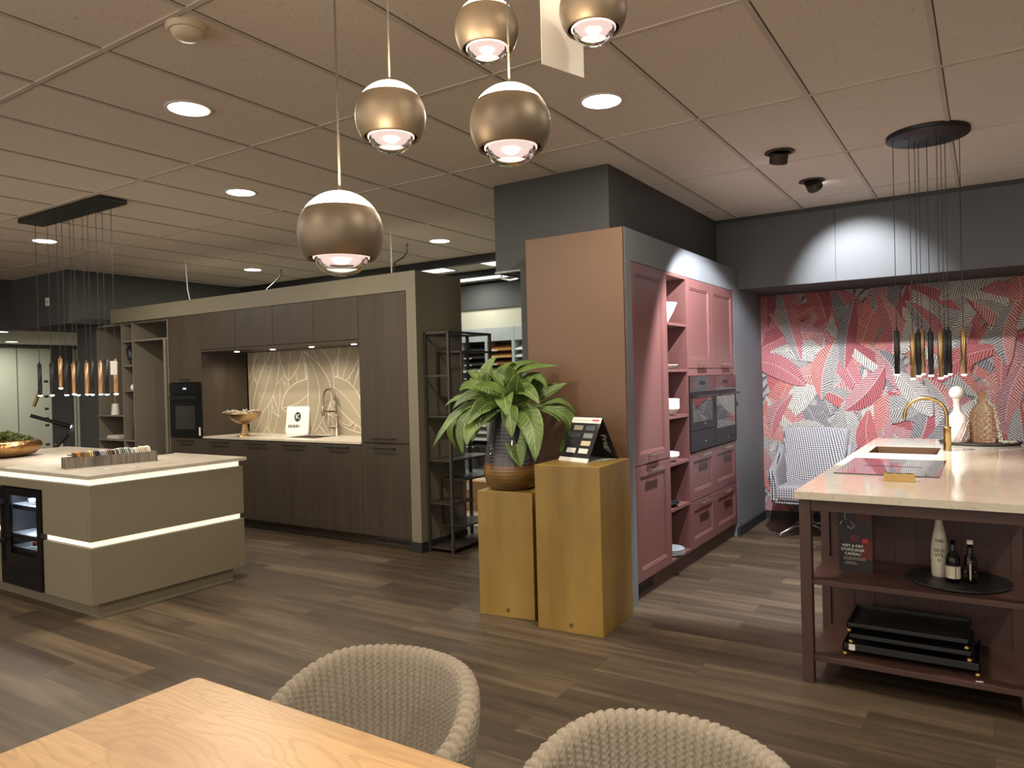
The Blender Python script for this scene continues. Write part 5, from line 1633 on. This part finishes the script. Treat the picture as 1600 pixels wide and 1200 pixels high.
# ================================================================ dining table and woven chairs
t = thing('dining_table', 'light oak dining table top corner in front of two woven chairs', 'table', (-.70, .67, 0))
X0, X1, Y0, Y1 = -1.728, .40, .20, 1.132
rr = .022
pl = []
for cx, cy, a0 in ((X1 - rr, Y1 - rr, 0), (X0 + rr, Y1 - rr, PI / 2), (X0 + rr, Y0 + rr, PI), (X1 - rr, Y0 + rr, 1.5 * PI)):
    for a in np.linspace(a0, a0 + PI / 2, 8):
        pl.append((cx + rr * math.cos(a), cy + rr * math.sin(a)))
obj('tabletop', MB().prism(pl, .712, .75), 'oak_table', t, bevel=.004)
for x in (X0 + .12, X1 - .12):
    for y in (Y0 + .10, Y1 - .30):
        obj('leg', MB().box(x - .035, x + .035, y - .035, y + .035, 0, .712), 'black_metal', t, bevel=.003)
obj('frame', MB().box(X0 + .12, X1 - .12, Y0 + .085, Y0 + .115, .665, .711).box(X0 + .12, X1 - .12, Y1 - .315, Y1 - .285, .665, .711), 'black_metal', t)

CH = thing('woven_chair', 'woven beige rope tub chair behind the table corner, its whole back in view', 'chair', (-1.262, 1.292, 0), R(6), 'woven dining chairs')
def chair_shell():
    A_ = R(132)
    NU, NR = 640, 54
    prof = []      # (radial offset from the rim line, height share) of the cross-section
    NV = 190
    us = np.linspace(-A_, A_, NU)
    def rim(u):
        a = abs(u)
        q = min(max((a - R(38)) / R(88), 0), 1); q = q * q * (3 - 2 * q)
        return .765 - .115 * q
    V = np.zeros((NU, NV, 3)); T = np.zeros((NU, NV))
    for i, u in enumerate(us):
        h = rim(u)
        th = .021
        # the inner face flares from the seat to the rim, then rolls over to the outer face
        pin = [(.205, .43), (.216, .50), (.232, .58), (.246, h - .06), (.250, h - .022)]
        roll = [(.250 + th - th * math.cos(a), h - th + th * math.sin(a)) for a in np.linspace(0, PI, 9)[1:-1]]
        pout = [(.292, h - .022), (.290, h - .06), (.272, .56), (.252, .47), (.22, .41)]
        P_ = np.array(pin + roll + pout)
        dd = np.r_[0, np.cumsum(np.hypot(*np.diff(P_, axis=0).T))]
        ss = np.linspace(0, dd[-1], NV)
        r = np.interp(ss, dd, P_[:, 0]); z = np.interp(ss, dd, P_[:, 1])
        V[i, :, 0] = r * math.sin(u) * 1.03
        V[i, :, 1] = r * math.cos(u) * .98
        V[i, :, 2] = z
        T[i] = ss - np.interp(.5, [0, 1], [0, dd[-1]])
    # smooth the profile so that it has no creases
    for _ in range(14):
        V[:, 1:-1] = .25 * V[:, :-2] + .5 * V[:, 1:-1] + .25 * V[:, 2:]
    du = np.gradient(V, axis=0); dv = np.gradient(V, axis=1)
    N = np.cross(du, dv); N /= np.linalg.norm(N, axis=2, keepdims=True) + 1e-12
    if N[NU // 2, 20].dot(np.array([0, -1, 0])) < 0:
        N = -N
    uu = (us / (2 * A_) + .5)[:, None] * NR
    zig = T / .0135
    # each rib is a two-strand braid: strands swing left and right of the rib axis
    fr = (uu + .075 * np.sin(2 * PI * zig)) % 1.0
    rib = 1 - np.abs(2 * fr - 1) ** 2.6 + .22 * np.exp(-((fr - .06) / .07) ** 2)
    knots = .5 + .5 * np.cos(2 * PI * (zig + .5 * (fr > .5)))
    hgt = .0088 * rib * (.78 + .22 * knots)
    rs_ = np.random.RandomState(1)
    hgt = hgt * (1 + .15 * rs_.randn(NU, NV) * .5)
    V = V + N * hgt[:, :, None]
    vs = V.reshape(-1, 3)
    idx = np.arange(NU * NV).reshape(NU, NV)
    fs = np.stack([idx[:-1, :-1], idx[1:, :-1], idx[1:, 1:], idx[:-1, 1:]], -1).reshape(-1, 4)
    vs = [tuple(p) for p in vs]
    fs = [tuple(int(k) for k in f) for f in fs]
    # close the two arm ends and the underside
    n0 = len(vs)
    for e in (0, NU - 1):
        c = V[e].mean(axis=0); vs.append(tuple(c)); ci = len(vs) - 1
        for j in range(NV - 1):
            a, b = int(idx[e, j]), int(idx[e, j + 1])
            fs.append((ci, a, b) if e else (ci, b, a))
    mb = MB(); mb.add(vs, fs, 0, True)
    return mb
sh = obj('shell', chair_shell(), 'knit_rope', CH, world=False)
add_uv_col(sh, None, [(1, 1, 1, 1)] * len(sh.data.vertices))
obj('seat_cushion', MB().lathe([(1e-6, .485), (.17, .483), (.205, .470), (.21, .452), (.205, .43), (1e-6, .42)], n=48), 'grey_card', CH, world=False)
obj('seat_frame', MB().lathe([(1e-6, .40), (.215, .40), (.22, .425), (1e-6, .428)], n=40), 'black_metal', CH, world=False)
for sx in (-1, 1):
    for sy in (-1, 1):
        obj('leg', MB().cyl((sx * .15, sy * .15, .405), (sx * .215, sy * .205, 0), .014, .010, n=14), 'black_metal', CH, world=False)
CH.scale = (.95, .95, 1.0)
CH.location = (-1.288, 1.276, 0)
copy_tree(CH, (-.540, 1.247, 0), R(-4), 'woven beige rope tub chair at the bottom of the picture, only its rim in view')

# ================================================================ globe pendants over the table
def globe(c, r, label):
    c = Vector(c)
    t = thing('globe_pendant', label, 'pendant lamp', c, 0, 'globe pendant lamps')
    pr = [(r * math.sin(a), r * math.cos(a)) for a in np.linspace(R(57), R(127), 26)]
    inn = [(r * .93 * math.sin(a), r * .93 * math.cos(a)) for a in np.linspace(R(125), R(100), 10)]
    obj('shade', MB().lathe(pr + [(r * .765, -r * .60)] + inn + [(r * .62, -r * .10)], n=56), 'shade_bronze', t, world=False)
    dm = [(1e-6, r * .995)] + [(r * .995 * math.sin(a), r * .995 * math.cos(a)) for a in np.linspace(R(6), R(58), 16)] + [(1e-6, r * .50)]
    obj('dome_diffuser', MB().lathe(dm, n=48), 'dome_light', t, world=False)
    q = [(r * .64, -r * .50), (r * .63, -r * .56)] + [(r * .62 * math.cos(a), -r * .60 - r * .40 * math.sin(a)) for a in np.linspace(.05, PI / 2 - .03, 12)] + [(1e-6, -r * 1.0)]
    inner = [(1e-6, -r * .90)] + [(r * .54 * math.cos(a), -r * .60 - r * .30 * math.sin(a)) for a in np.linspace(PI / 2 - .05, .05, 10)] + [(r * .55, -r * .50), (r * .64, -r * .50)]
    obj('glass_lens', MB().lathe(q + inner, n=48), 'clear_glass', t, world=False)
    obj('reflector', MB().lathe([(1e-6, -r * .60), (r * .66, -r * .58), (r * .66, -r * .54), (1e-6, -r * .54)], n=36), 'reflector_glow', t, world=False)
    obj('bulb', MB().ball((0, 0, -r * .62), r * .20, 20, 0, .45), 'bulb_light', t, world=False)
    obj('lens_cap', MB().lathe([(r * .40, -r * .905), (r * .26, -r * .962), (r * .12, -r * .985), (1e-6, -r * .99)], n=36), 'lens_glow', t, world=False)
    obj('cord', MB().cyl((0, 0, r * .99), (0, 0, CEIL - c.z), .0016, n=8).cyl((0, 0, r * .98), (0, 0, r * 1.10), .0035, .0018, n=10), 'cord_grey', t, world=False)
    light('SPOT', c + Vector((0, 0, -r * 1.06)), 6.2, (1, .82, .60), .03, None, 125, .7)
    light('SPOT', c + Vector((0, 0, r * 1.12)), 10, (1, .78, .52), .04, c + Vector((0, 0, 2)), 165, .9)
globe((-.793, .771, 1.718), .0622, 'lowest of the globe pendant lamps, hanging alone to the left')
globe((-.881, .984, 1.968), .0625, 'bronze globe pendant lamp in the second row, above and beside the lowest globe')
globe((-.614, .960, 1.892), .0625, 'globe pendant lamp hanging in front of the dark bulkhead corner')
globe((-.809, 1.188, 2.179), .0622, 'bronze globe pendant lamp at the top edge of the picture, without a card')
globe((-.598, 1.228, 2.174), .0622, 'globe pendant lamp cut by the top edge, with a plastic card beside it')
ang = math.atan2(.108, .035)
CD = thing('price_card', 'long translucent plastic card hanging beside the topmost globe lamp', 'card', (-.6965, 1.290, 2.107), ang)
obj('sleeve', MB().box(-.057, .057, -.0008, .0008, 0, .27), 'plastic_card', CD, world=False)
obj('insert', MB().box(-.054, .054, -.0004, .0004, .062, .268), 'white_card', CD, 'cream paper insert', world=False)
obj('cord', MB().cyl((0, 0, .262), (0, 0, CEIL - 2.107), .0012, n=6), 'cord_grey', CD, world=False)

# ---------------------------------------------------------------- view
w = bpy.data.worlds.new('world')
SC.world = w
w.use_nodes = True
w.node_tree.nodes['Background'].inputs[0].default_value = (1, .90, .79, 1)
w.node_tree.nodes['Background'].inputs[1].default_value = 1.55
SC.view_settings.view_transform = 'Standard'
SC.view_settings.look = 'None'
SC.view_settings.gamma = 1
SC.view_settings.use_curve_mapping = False
SC.view_settings.exposure = 0.27
SC.cycles.use_denoising = True
SC.cycles.max_bounces = 8
SC.cycles.diffuse_bounces = 5
SC.cycles.glossy_bounces = 4
SC.cycles.transmission_bounces = 8
SC.cycles.caustics_reflective = False
SC.cycles.caustics_refractive = False
SC.cycles.sample_clamp_indirect = 6
